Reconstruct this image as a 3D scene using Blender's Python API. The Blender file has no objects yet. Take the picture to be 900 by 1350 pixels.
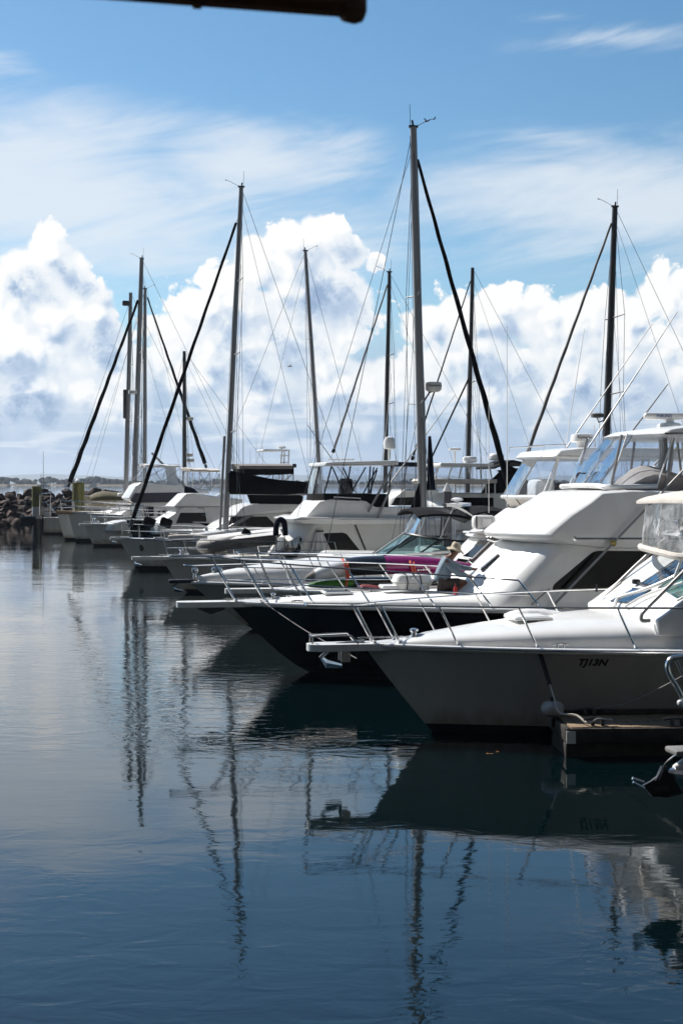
import bpy, bmesh, math, random
from mathutils import Vector, Matrix, noise
C = bpy.context.scene
COL = C.collection
PI = math.pi
R = math.radians
random.seed(7)

# ------------------------------------------------------------------ camera facts
F, HY, EYE = 1750.0, 636.0, 3.9         # focal length and horizon row of the 900 px wide photo, eye height (m)


def W(px, py, Y):
    return Vector(((px - 450) * Y / F, Y, EYE - (py - HY) * Y / F))


def rowY(py):                            # distance of a point of the water surface seen at image row py
    return EYE * F / (py - HY)


# ------------------------------------------------------------------ mesh builder
class MB:
    def __init__(s):
        s.v, s.f = [], []

    def add(s, vs, fs):
        o = len(s.v)
        s.v += [tuple(p) for p in vs]
        s.f += [tuple(i + o for i in f) for f in fs]
        return s

    def tube(s, pts, r, n=6, closed=False, r2=None):
        pts = [Vector(p) for p in pts]
        if len(pts) < 2:
            return s
        m = len(pts)
        vs, fs = [], []
        prev = None
        for i, p in enumerate(pts):
            a = pts[i - 1] if (i > 0 or closed) else p
            b = pts[(i + 1) % m] if (i < m - 1 or closed) else p
            t = (b - a)
            if t.length < 1e-9:
                t = Vector((0, 0, 1))
            t.normalize()
            if prev is None:
                up = Vector((0, 0, 1)) if abs(t.z) < .9 else Vector((1, 0, 0))
                nx = t.cross(up).normalized()
            else:
                nx = (prev - t * prev.dot(t))
                if nx.length < 1e-6:
                    nx = t.orthogonal()
                nx.normalize()
            prev = nx
            ny = t.cross(nx)
            rr = r if r2 is None else r + (r2 - r) * i / (m - 1)
            for k in range(n):
                a_ = 2 * PI * k / n
                vs.append(p + nx * math.cos(a_) * rr + ny * math.sin(a_) * rr)
        rings = m if closed else m - 1
        for i in range(rings):
            j = (i + 1) % m
            for k in range(n):
                k2 = (k + 1) % n
                fs.append((i * n + k, i * n + k2, j * n + k2, j * n + k))
        if not closed:
            fs.append(tuple(reversed(range(n))))
            fs.append(tuple((m - 1) * n + k for k in range(n)))
        return s.add(vs, fs)

    def box(s, c, d, rz=0., ry=0., bev=0.):
        cx, cy, cz = c
        hx, hy, hz = d[0] / 2, d[1] / 2, d[2] / 2
        M = Matrix.Rotation(rz, 3, 'Z') @ Matrix.Rotation(ry, 3, 'Y')
        if bev <= 0:
            vs = [M @ Vector((x * hx, y * hy, z * hz)) + Vector(c) for x in (-1, 1) for y in (-1, 1) for z in (-1, 1)]
            fs = [(0, 1, 3, 2), (4, 6, 7, 5), (0, 4, 5, 1), (2, 3, 7, 6), (0, 2, 6, 4), (1, 5, 7, 3)]
            return s.add(vs, fs)
        # rounded box: stacked rounded rectangles
        n = 4
        secs = []
        for zz, ins in ((-hz, bev), (-hz + bev * .3, bev * .3), (-hz + bev, 0), (hz - bev, 0), (hz - bev * .3, bev * .3), (hz, bev)):
            ring = []
            for (sx, sy, a0) in ((1, 1, 0), (-1, 1, PI / 2), (-1, -1, PI), (1, -1, 1.5 * PI)):
                for k in range(n):
                    a = a0 + PI / 2 * k / (n - 1)
                    rr = bev
                    ring.append(M @ Vector((sx * (hx - bev) + (rr - ins) * math.cos(a), sy * (hy - bev) + (rr - ins) * math.sin(a), zz)) + Vector(c))
            secs.append(ring)
        return s.loft(secs)

    def loft(s, secs, closed=True, caps=True):
        n = len(secs[0])
        vs = [p for r_ in secs for p in r_]
        fs = []
        for i in range(len(secs) - 1):
            for k in range(n if closed else n - 1):
                k2 = (k + 1) % n
                fs.append((i * n + k, i * n + k2, (i + 1) * n + k2, (i + 1) * n + k))
        if caps and closed:
            fs.append(tuple(reversed(range(n))))
            fs.append(tuple((len(secs) - 1) * n + k for k in range(n)))
        return s.add(vs, fs)

    def lathe(s, c, prof, n=14, M=None):
        c = Vector(c)
        secs = []
        for (r, z) in prof:
            ring = []
            for k in range(n):
                a = 2 * PI * k / n
                p = Vector((max(r, 1e-4) * math.cos(a), max(r, 1e-4) * math.sin(a), z))
                if M:
                    p = M @ p
                ring.append(p + c)
            secs.append(ring)
        return s.loft(secs)

    def plate(s, pts, thick, nrm):
        """flat or nearly flat polygon given thickness along -nrm"""
        nrm = Vector(nrm).normalized()
        a = [Vector(p) for p in pts]
        b = [p - nrm * thick for p in a]
        n = len(a)
        fs = [tuple(range(n)), tuple(reversed(range(n, 2 * n)))]
        for k in range(n):
            k2 = (k + 1) % n
            fs.append((k, k + n, k2 + n, k2))
        return s.add(a + b, fs)

    def ball(s, c, r, n=10, m=6, sc=(1, 1, 1)):
        prof = []
        secs = []
        for i in range(m + 1):
            a = -PI / 2 + PI * i / m
            rr, z = math.cos(a) * r, math.sin(a) * r
            secs.append([(c[0] + max(rr, 1e-4) * math.cos(2 * PI * k / n) * sc[0], c[1] + max(rr, 1e-4) * math.sin(2 * PI * k / n) * sc[1], c[2] + z * sc[2]) for k in range(n)])
        return s.loft(secs)

    def mesh(s, name, angle=38):
        me = bpy.data.meshes.new(name)
        me.from_pydata(s.v, [], s.f)
        bm = bmesh.new()
        bm.from_mesh(me)
        bmesh.ops.remove_doubles(bm, verts=bm.verts, dist=2e-4)
        bmesh.ops.recalc_face_normals(bm, faces=bm.faces)
        bm.to_mesh(me)
        bm.free()
        me.shade_smooth()
        me.set_sharp_from_angle(angle=R(angle))
        return me

    def build(s, name, mat, parent=None, angle=38, loc=None, rz=None):
        me = s.mesh(name, angle)
        if mat:
            me.materials.append(mat)
        o = bpy.data.objects.new(name, me)
        COL.objects.link(o)
        if parent is not None:
            o.parent = parent
        if loc is not None:
            o.location = loc
        if rz is not None:
            o.rotation_euler = (0, 0, rz)
        return o


def tag(o, label, cat, group=None, kind=None):
    o['label'] = label
    o['category'] = cat
    if group:
        o['group'] = group
    if kind:
        o['kind'] = kind
    return o


def empty(name, loc, rz=0., label=None, cat=None, group=None):
    o = bpy.data.objects.new(name, None)
    COL.objects.link(o)
    o.location = loc
    o.rotation_euler = (0, 0, rz)
    o.empty_display_size = .3
    if label:
        tag(o, label, cat, group)
    return o


def struct(o):
    o['kind'] = 'structure'
    return o


def lerp(a, b, t):
    return a + (b - a) * t


def spline(pts, n=6):
    """Catmull-Rom through pts"""
    P = [Vector(p) for p in pts]
    if len(P) < 3:
        return P
    P = [P[0] * 2 - P[1]] + P + [P[-1] * 2 - P[-2]]
    out = []
    for i in range(1, len(P) - 2):
        for k in range(n):
            t = k / n
            a, b, c, d = P[i - 1], P[i], P[i + 1], P[i + 2]
            out.append(.5 * ((2 * b) + (c - a) * t + (2 * a - 5 * b + 4 * c - d) * t * t + (3 * b - a - 3 * c + d) * t ** 3))
    out.append(P[-2])
    return out


# ------------------------------------------------------------------ materials
MATS = {}


def mat(name, col, rough=.5, metal=0., var=.08, vscale=3., bump=0., bscale=40., coat=0., spec=.5, dirt=None, dscale=1.2, stretch=(1, 1, 1)):
    m = bpy.data.materials.new(name)
    m.use_nodes = True
    nt = m.node_tree
    b = nt.nodes['Principled BSDF']
    b.inputs['Roughness'].default_value = rough
    b.inputs['Metallic'].default_value = metal
    b.inputs['Coat Weight'].default_value = coat
    b.inputs['Coat Roughness'].default_value = .04
    b.inputs['Specular IOR Level'].default_value = spec
    tc = nt.nodes.new('ShaderNodeTexCoord')
    mp = nt.nodes.new('ShaderNodeMapping')
    mp.inputs['Scale'].default_value = stretch
    nt.links.new(tc.outputs['Object'], mp.inputs['Vector'])
    nz = nt.nodes.new('ShaderNodeTexNoise')
    nz.inputs['Scale'].default_value = vscale
    nz.inputs['Detail'].default_value = 5
    nz.inputs['Roughness'].default_value = .6
    nt.links.new(mp.outputs['Vector'], nz.inputs['Vector'])
    rp = nt.nodes.new('ShaderNodeValToRGB')
    rp.color_ramp.elements[0].position = .3
    rp.color_ramp.elements[1].position = .7
    d = dirt or tuple(c * (1 - var * 2) for c in col)
    rp.color_ramp.elements[0].color = (*[max(0, c) for c in d], 1)
    rp.color_ramp.elements[1].color = (*col, 1)
    nt.links.new(nz.outputs['Fac'], rp.inputs['Fac'])
    nt.links.new(rp.outputs['Color'], b.inputs['Base Color'])
    if bump:
        n2 = nt.nodes.new('ShaderNodeTexNoise')
        n2.inputs['Scale'].default_value = bscale
        n2.inputs['Detail'].default_value = 4
        nt.links.new(mp.outputs['Vector'], n2.inputs['Vector'])
        bp = nt.nodes.new('ShaderNodeBump')
        bp.inputs['Strength'].default_value = bump
        bp.inputs['Distance'].default_value = .05
        nt.links.new(n2.outputs['Fac'], bp.inputs['Height'])
        nt.links.new(bp.outputs['Normal'], b.inputs['Normal'])
    MATS[name] = m
    return m


def stain(m, z0=.10, z1=.42, col=(.30, .26, .17)):
    """grime creeping up from the waterline of a hull"""
    nt = m.node_tree
    L = nt.links.new
    b = nt.nodes['Principled BSDF']
    src = b.inputs['Base Color'].links[0].from_socket
    tc = nt.nodes.new('ShaderNodeTexCoord')
    sp = nt.nodes.new('ShaderNodeSeparateXYZ')
    L(tc.outputs['Object'], sp.inputs[0])
    mp = nt.nodes.new('ShaderNodeMapping')
    mp.inputs['Scale'].default_value = (2.6, 2.6, .5)
    L(tc.outputs['Object'], mp.inputs['Vector'])
    nz = nt.nodes.new('ShaderNodeTexNoise')
    nz.inputs['Scale'].default_value = 3.
    nz.inputs['Detail'].default_value = 6
    L(mp.outputs[0], nz.inputs['Vector'])
    ad = nt.nodes.new('ShaderNodeMath'); ad.operation = 'MULTIPLY_ADD'
    L(nz.outputs['Fac'], ad.inputs[0]); ad.inputs[1].default_value = -.5
    L(sp.outputs['Z'], ad.inputs[2])
    mr = nt.nodes.new('ShaderNodeMapRange')
    mr.inputs['From Min'].default_value = z0 - .25
    mr.inputs['From Max'].default_value = z1 - .25
    mr.inputs['To Min'].default_value = .75
    mr.inputs['To Max'].default_value = 0.
    L(ad.outputs[0], mr.inputs['Value'])
    mx = nt.nodes.new('ShaderNodeMix'); mx.data_type = 'RGBA'
    L(mr.outputs[0], mx.inputs[0]); L(src, mx.inputs[6]); mx.inputs[7].default_value = (*col, 1)
    L(mx.outputs[2], b.inputs['Base Color'])


def clear_mat(name, tint, alpha, rough=.06, white=.06, wave=.3, spec=.12):
    """clear vinyl / glass: tinted see-through sheet with a fresnel gloss and a little milky scatter"""
    m = bpy.data.materials.new(name)
    m.use_nodes = True
    nt = m.node_tree
    nt.nodes.clear()
    L = nt.links.new
    out = nt.nodes.new('ShaderNodeOutputMaterial')
    tr = nt.nodes.new('ShaderNodeBsdfTransparent')
    tr.inputs['Color'].default_value = (*tint, 1)
    df = nt.nodes.new('ShaderNodeBsdfDiffuse')
    df.inputs['Color'].default_value = (.75, .77, .8, 1)
    gl = nt.nodes.new('ShaderNodeBsdfGlossy')
    gl.inputs['Roughness'].default_value = rough
    tc = nt.nodes.new('ShaderNodeTexCoord')
    nz = nt.nodes.new('ShaderNodeTexNoise')
    nz.inputs['Scale'].default_value = 2.2
    nz.inputs['Detail'].default_value = 3
    nz.inputs['Distortion'].default_value = 1.5
    L(tc.outputs['Object'], nz.inputs['Vector'])
    bp = nt.nodes.new('ShaderNodeBump')
    bp.inputs['Strength'].default_value = wave
    bp.inputs['Distance'].default_value = .08
    L(nz.outputs['Fac'], bp.inputs['Height'])
    L(bp.outputs['Normal'], gl.inputs['Normal'])
    mr = nt.nodes.new('ShaderNodeMapRange')
    mr.inputs['From Min'].default_value = .45
    mr.inputs['From Max'].default_value = .75
    mr.inputs['To Min'].default_value = white * .4
    mr.inputs['To Max'].default_value = white * 2.2
    L(nz.outputs['Fac'], mr.inputs['Value'])
    m1 = nt.nodes.new('ShaderNodeMixShader')
    L(mr.outputs['Result'], m1.inputs['Fac'])
    L(tr.outputs['BSDF'], m1.inputs[1])
    L(df.outputs['BSDF'], m1.inputs[2])
    fr = nt.nodes.new('ShaderNodeLayerWeight')
    fr.inputs['Blend'].default_value = spec
    L(bp.outputs['Normal'], fr.inputs['Normal'])
    m2 = nt.nodes.new('ShaderNodeMixShader')
    L(fr.outputs['Fresnel'], m2.inputs['Fac'])
    L(m1.outputs['Shader'], m2.inputs[1])
    L(gl.outputs['BSDF'], m2.inputs[2])
    L(m2.outputs['Shader'], out.inputs['Surface'])
    MATS[name] = m
    return m


mat('gelcoat', (.80, .80, .79), .28, var=.03, vscale=1.5, coat=.3, dirt=(.715, .71, .69), stretch=(1.4, 1.4, .5))
mat('gelcoat_old', (.72, .72, .69), .38, var=.10, vscale=1.6, coat=.1)
mat('deck_white', (.80, .80, .78), .5, var=.07, vscale=2.5, bump=.12, bscale=120)
mat('hull_white', (.60, .60, .58), .25, var=.05, vscale=1.6, coat=1., stretch=(1.6, 1, .22), dirt=(.53, .525, .49))
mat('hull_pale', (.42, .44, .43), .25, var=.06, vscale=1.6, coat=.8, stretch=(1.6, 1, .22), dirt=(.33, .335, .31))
mat('hull_grey', (.27, .29, .29), .25, var=.06, vscale=.8, coat=.3, stretch=(1, 1, .35))
mat('hull_bright', (.78, .79, .78), .25, var=.06, vscale=1.6, coat=.6, stretch=(1.6, 1, .22), dirt=(.66, .66, .62))
mat('hull_navy', (.006, .008, .014), .12, var=.3, vscale=1.6, coat=1., stretch=(1.6, 1, .22))
mat('hull_cream', (.62, .54, .40), .35, var=.08, vscale=1.)
mat('boot_black', (.012, .012, .014), .35, var=.2, vscale=3)
mat('rubber_black', (.02, .02, .02), .55, var=.15)
mat('steel', (.72, .72, .72), .2, 1., var=.05, vscale=6)
mat('rail_steel', (.70, .70, .70), .15, 1., var=.06, vscale=6)
mat('alloy', (.34, .335, .335), .5, .3, var=.08, vscale=2, stretch=(1, 1, .2))
mat('alloy_dark', (.085, .083, .083), .45, .6, var=.1, vscale=2)
mat('white_paint', (.78, .78, .77), .35, var=.04)
mat('wire', (.12, .12, .13), .45, .5, var=.05)
mat('canvas_black', (.007, .007, .009), .9, spec=.12, var=.2, vscale=6, bump=.25, bscale=8)
mat('canvas_navy', (.009, .012, .028), .9, spec=.15, var=.2, vscale=6, bump=.25, bscale=8)
mat('canvas_taupe', (.42, .37, .335), .85, var=.1, vscale=4, bump=.35, bscale=6)
mat('canvas_beige', (.62, .575, .52), .85, var=.1, vscale=4, bump=.3, bscale=6)
mat('canvas_grey', (.22, .20, .185), .85, var=.1, vscale=4, bump=.35, bscale=6)
mat('canvas_white', (.70, .70, .70), .8, var=.05, vscale=4, bump=.3, bscale=6)
mat('canvas_olive', (.10, .085, .035), .85, var=.2, vscale=3, bump=.5, bscale=4)
mat('glass_black', (.005, .005, .006), .08, var=.2, spec=.09)
mat('glass_dark', (.010, .014, .018), .10, var=.2, spec=.2)
mat('glass_blue', (.05, .12, .22), .05, var=.5, vscale=5, coat=1.)
mat('glass_teal', (.10, .26, .25), .06, var=.6, vscale=4, coat=1.)
mat('shade_interior', (.03, .03, .032), .7)
mat('rope', (.55, .52, .46), .9, var=.2, vscale=60)
mat('rope_black', (.015, .015, .016), .85, var=.2, vscale=60)
mat('fender_white', (.40, .39, .37), .4, var=.12, vscale=8)
mat('plank', (.31, .22, .14), .8, var=.25, vscale=4, bump=.3, bscale=14, stretch=(.25, 3, 1))
mat('dock_side', (.045, .037, .03), .85, var=.35, vscale=4, bump=.3, bscale=14)
mat('concrete', (.18, .17, .16), .85, var=.2, vscale=3)
mat('pile_yellow', (.17, .155, .03), .7, var=.3, vscale=3, dirt=(.09, .085, .03), stretch=(1, 1, .3))
mat('pile_grey', (.10, .10, .11), .7, var=.2)
mat('pile_band', (.50, .50, .52), .6)
mat('rock', (.085, .044, .031), .9, var=.3, vscale=1.4, dirt=(.010, .007, .006), bump=.6, bscale=5)
mat('earth', (.05, .04, .035), .95, var=.3)
mat('kayak_white', (.70, .72, .74), .3, coat=.3)
mat('kayak_magenta', (.26, .012, .13), .3, coat=.3)
mat('kayak_black', (.015, .015, .017), .3, coat=.3)
mat('kayak_green', (.06, .22, .02), .35, coat=.2)
mat('strap_orange', (.60, .10, .05), .7)
mat('red', (.45, .02, .02), .4)
mat('red_dark', (.16, .012, .015), .8)
mat('brass', (.55, .40, .12), .35, .8)
mat('skin', (.20, .095, .06), .55)
mat('shirt', (.19, .255, .315), .85, bump=.3, bscale=12)
mat('shorts', (.055, .045, .042), .9)
mat('hat', (.52, .45, .33), .9)
mat('hair', (.03, .022, .018), .8)
mat('tube_grey', (.20, .19, .18), .6, var=.1)
mat('bird_white', (.7, .7, .7), .7)
mat('bird_dark', (.03, .03, .03), .7)
mat('letter_black', (.01, .01, .01), .4)
mat('letter_blue', (.02, .07, .25), .4)
mat('eave', (.17, .105, .07), .85, var=.35, vscale=7, bump=.4, bscale=30, stretch=(.3, 2, 2))
mat('wall_dark', (.025, .023, .022), .85)
mat('solar', (.10, .12, .25), .2)
mat('shadow_navy', (.018, .022, .04), .5)  # navy of the broad weather band
clear_mat('vinyl', (.86, .90, .95), 1, .08, .11, .3, .065)
clear_mat('vinyl_side', (.74, .76, .79), 1, .2, .06, .15, .02)
clear_mat('vinyl_milky', (.74, .76, .76), 1, .2, .22, .2, .03)
clear_mat('screen_glass', (.50, .66, .66), 1, .04, .02, .02, .25)
M = MATS
for k_ in ('hull_white', 'hull_pale', 'hull_bright'):
    stain(MATS[k_])


# ------------------------------------------------------------------ lettering
def text_mesh(body, size, shear=0., offset=0.):
    """flat letter outlines as (verts, faces) in the xy plane, centred"""
    cu = bpy.data.curves.new('lettering', 'FONT')
    cu.body = body
    cu.size = size
    cu.shear = shear
    cu.offset = offset
    cu.align_x = 'CENTER'
    cu.align_y = 'CENTER'
    cu.resolution_u = 3
    o = bpy.data.objects.new('lettering', cu)
    COL.objects.link(o)
    dg = bpy.context.evaluated_depsgraph_get()
    me = bpy.data.meshes.new_from_object(o.evaluated_get(dg))
    vs = [v.co.copy() for v in me.vertices]
    fs = [tuple(p.vertices) for p in me.polygons]
    bpy.data.objects.remove(o)
    bpy.data.curves.remove(cu)
    bpy.data.meshes.remove(me)
    return vs, fs
# ------------------------------------------------------------------ camera
cam = bpy.data.cameras.new('camera')
cam_o = bpy.data.objects.new('camera', cam)
COL.objects.link(cam_o)
cam_o.location = (0, 0, EYE)
cam_o.rotation_euler = (PI / 2, 0, 0)
cam.sensor_width = 36
cam.sensor_fit = 'AUTO'
cam.lens = F / 1350 * 36
cam.shift_y = -(675 - HY) / 1350
cam.clip_start = .1
cam.clip_end = 60000
cam.dof.use_dof = True
cam.dof.focus_distance = 28
cam.dof.aperture_fstop = 3.4
C.camera = cam_o

# ------------------------------------------------------------------ sun
SUN_DIR = Vector((-.62, .55, .80)).normalized()      # towards the sun
sun = bpy.data.lights.new('sun', 'SUN')
sun.energy = 5.0
sun.angle = R(.53)
sun.color = (1, .95, .88)
sun_o = bpy.data.objects.new('sun', sun)
COL.objects.link(sun_o)
sun_o.rotation_euler = SUN_DIR.to_track_quat('Z', 'Y').to_euler()
sun_o.location = (0, 0, 60)

# ------------------------------------------------------------------ world: sky + clouds as directions


class NV:
    """tiny expression builder for math nodes"""
    def __init__(s, nt, sock):
        s.nt, s.s = nt, sock

    def _op(s, op, o=None, o2=None, rev=False, clamp=False):
        n = s.nt.nodes.new('ShaderNodeMath')
        n.operation = op
        n.use_clamp = clamp
        args = [s, o] if not rev else [o, s]
        if o2 is not None:
            args.append(o2)
        for i, a in enumerate(args):
            if a is None:
                continue
            if isinstance(a, NV):
                s.nt.links.new(a.s, n.inputs[i])
            else:
                n.inputs[i].default_value = a
        return NV(s.nt, n.outputs[0])

    def __add__(s, o): return s._op('ADD', o)
    __radd__ = __add__
    def __sub__(s, o): return s._op('SUBTRACT', o)
    def __rsub__(s, o): return s._op('SUBTRACT', o, rev=True)
    def __mul__(s, o): return s._op('MULTIPLY', o)
    __rmul__ = __mul__
    def __truediv__(s, o): return s._op('DIVIDE', o)
    def sq(s): return s._op('POWER', 2.)
    def pw(s, e): return s._op('POWER', e)
    def sqrt(s): return s._op('SQRT')
    def mx(s, o): return s._op('MAXIMUM', o)
    def mn(s, o): return s._op('MINIMUM', o)
    def smax(s, o, d): return s._op('SMOOTH_MAX', o, d)
    def clamp(s): return s._op('ADD', 0., clamp=True)

    def ss(s, a, b, lo=0., hi=1.):
        n = s.nt.nodes.new('ShaderNodeMapRange')
        n.interpolation_type = 'SMOOTHSTEP'
        n.inputs['From Min'].default_value = a
        n.inputs['From Max'].default_value = b
        n.inputs['To Min'].default_value = lo
        n.inputs['To Max'].default_value = hi
        s.nt.links.new(s.s, n.inputs['Value'])
        return NV(s.nt, n.outputs['Result'])


def comb(nt, x, y, z=0.):
    n = nt.nodes.new('ShaderNodeCombineXYZ')
    for i, a in enumerate((x, y, z)):
        if isinstance(a, NV):
            nt.links.new(a.s, n.inputs[i])
        else:
            n.inputs[i].default_value = a
    return n.outputs[0]


def nnoise(nt, vec, scale, detail=4, rough=.55, dist=0.):
    n = nt.nodes.new('ShaderNodeTexNoise')
    n.noise_dimensions = '2D'
    n.inputs['Scale'].default_value = scale
    n.inputs['Detail'].default_value = detail
    n.inputs['Roughness'].default_value = rough
    n.inputs['Distortion'].default_value = dist
    nt.links.new(vec, n.inputs['Vector'])
    return n


def nvoro(nt, vec, scale, detail=2, rough=.5, smooth=.5):
    n = nt.nodes.new('ShaderNodeTexVoronoi')
    n.voronoi_dimensions = '2D'
    n.feature = 'SMOOTH_F1'
    n.normalize = False
    n.inputs['Scale'].default_value = scale
    n.inputs['Detail'].default_value = detail
    n.inputs['Roughness'].default_value = rough
    n.inputs['Lacunarity'].default_value = 2.1
    n.inputs['Smoothness'].default_value = smooth
    nt.links.new(vec, n.inputs['Vector'])
    return NV(nt, n.outputs['Distance'])


# cumulus heads: (x, y, radius) in 1/1750 rad east of north / above the horizon, from the photo
BLOBS = [
    (70, 338, 42), (40, 362, 40), (98, 366, 38), (14, 385, 36), (60, 420, 75), (120, 412, 52), (30, 470, 95), (125, 470, 80), (70, 520, 100), (160, 520, 70), (10, 540, 80), (-90, 470, 120), (-180, 440, 130),
    (425, 312, 46), (378, 318, 42), (458, 332, 34), (340, 345, 46), (300, 385, 52), (262, 408, 48), (235, 445, 52), (400, 380, 80), (450, 400, 62), (330, 440, 85), (260, 490, 75), (400, 470, 90), (330, 530, 90), (440, 520, 80), (489, 347, 17),
    (560, 432, 46), (610, 424, 52), (655, 416, 50), (705, 428, 52), (760, 428, 54), (815, 428, 54), (862, 398, 46), (900, 392, 44), (960, 400, 70), (560, 500, 70), (640, 500, 90), (740, 510, 100), (840, 500, 100), (930, 490, 100), (1050, 430, 120), (1180, 450, 130), (500, 510, 60), (25, 556, 26), (75, 561, 20), (150, 556, 24), (352, 566, 26), (640, 566, 34), (560, 560, 26), (720, 560, 30), (480, 565, 22), (240, 562, 22),
]


GLOOM = [(70, 378, 105, 44), (150, 460, 70, 50), (20, 500, 60, 40), (30, 545, 120, 40), (462, 372, 95, 95), (395, 430, 70, 70), (300, 440, 40, 40), (340, 490, 90, 40), (450, 560, 110, 50), (660, 490, 110, 38), (820, 520, 110, 40), (250, 560, 90, 45), (640, 560, 140, 34), (110, 575, 130, 26), (560, 400, 24, 20)]


def cloud_group(soft=False):
    g = bpy.data.node_groups.new('cloud_density', 'ShaderNodeTree')
    g.interface.new_socket('Vector', in_out='INPUT', socket_type='NodeSocketVector')
    g.interface.new_socket('Density', in_out='OUTPUT', socket_type='NodeSocketFloat')
    gi = g.nodes.new('NodeGroupInput')
    go = g.nodes.new('NodeGroupOutput')
    vec = gi.outputs[0]
    # domain warp, then distance to each head
    w1 = nnoise(g, vec, 1 / 60, 3, .5)
    sub = g.nodes.new('ShaderNodeVectorMath'); sub.operation = 'SUBTRACT'
    g.links.new(w1.outputs['Color'], sub.inputs[0]); sub.inputs[1].default_value = (.5, .5, .5)
    sca = g.nodes.new('ShaderNodeVectorMath'); sca.operation = 'SCALE'
    g.links.new(sub.outputs[0], sca.inputs[0]); sca.inputs['Scale'].default_value = 26
    add = g.nodes.new('ShaderNodeVectorMath'); add.operation = 'ADD'
    g.links.new(vec, add.inputs[0]); g.links.new(sca.outputs[0], add.inputs[1])
    sep = g.nodes.new('ShaderNodeSeparateXYZ'); g.links.new(add.outputs[0], sep.inputs[0])
    flat = comb(g, NV(g, sep.outputs[0]), NV(g, sep.outputs[1]), 0.)
    D = None
    for (x, y, r) in BLOBS:
        n = g.nodes.new('ShaderNodeVectorMath'); n.operation = 'DISTANCE'
        g.links.new(flat, n.inputs[0]); n.inputs[1].default_value = (x - 450, HY - y, 0)
        d = NV(g, n.outputs['Value'])._op('MULTIPLY_ADD', -1. / (r * 1.14), 1.)
        D = d if D is None else D.smax(d, .12)
    D = D.mx(-1.5)
    b1 = nvoro(g, add.outputs[0], 1 / 50, 1.6 if soft else 4.0, .50, .16 if soft else .12)     # cauliflower lumps
    f1 = NV(g, nnoise(g, vec, 1 / 24, 6, .6, .4).outputs['Fac'])
    out = D.mn(.75) + (.42 - b1.mn(.9)) * .70 + (f1 - .5) * (.03 if soft else .14)
    g.links.new(out.s, go.inputs[0])
    return g


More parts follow.
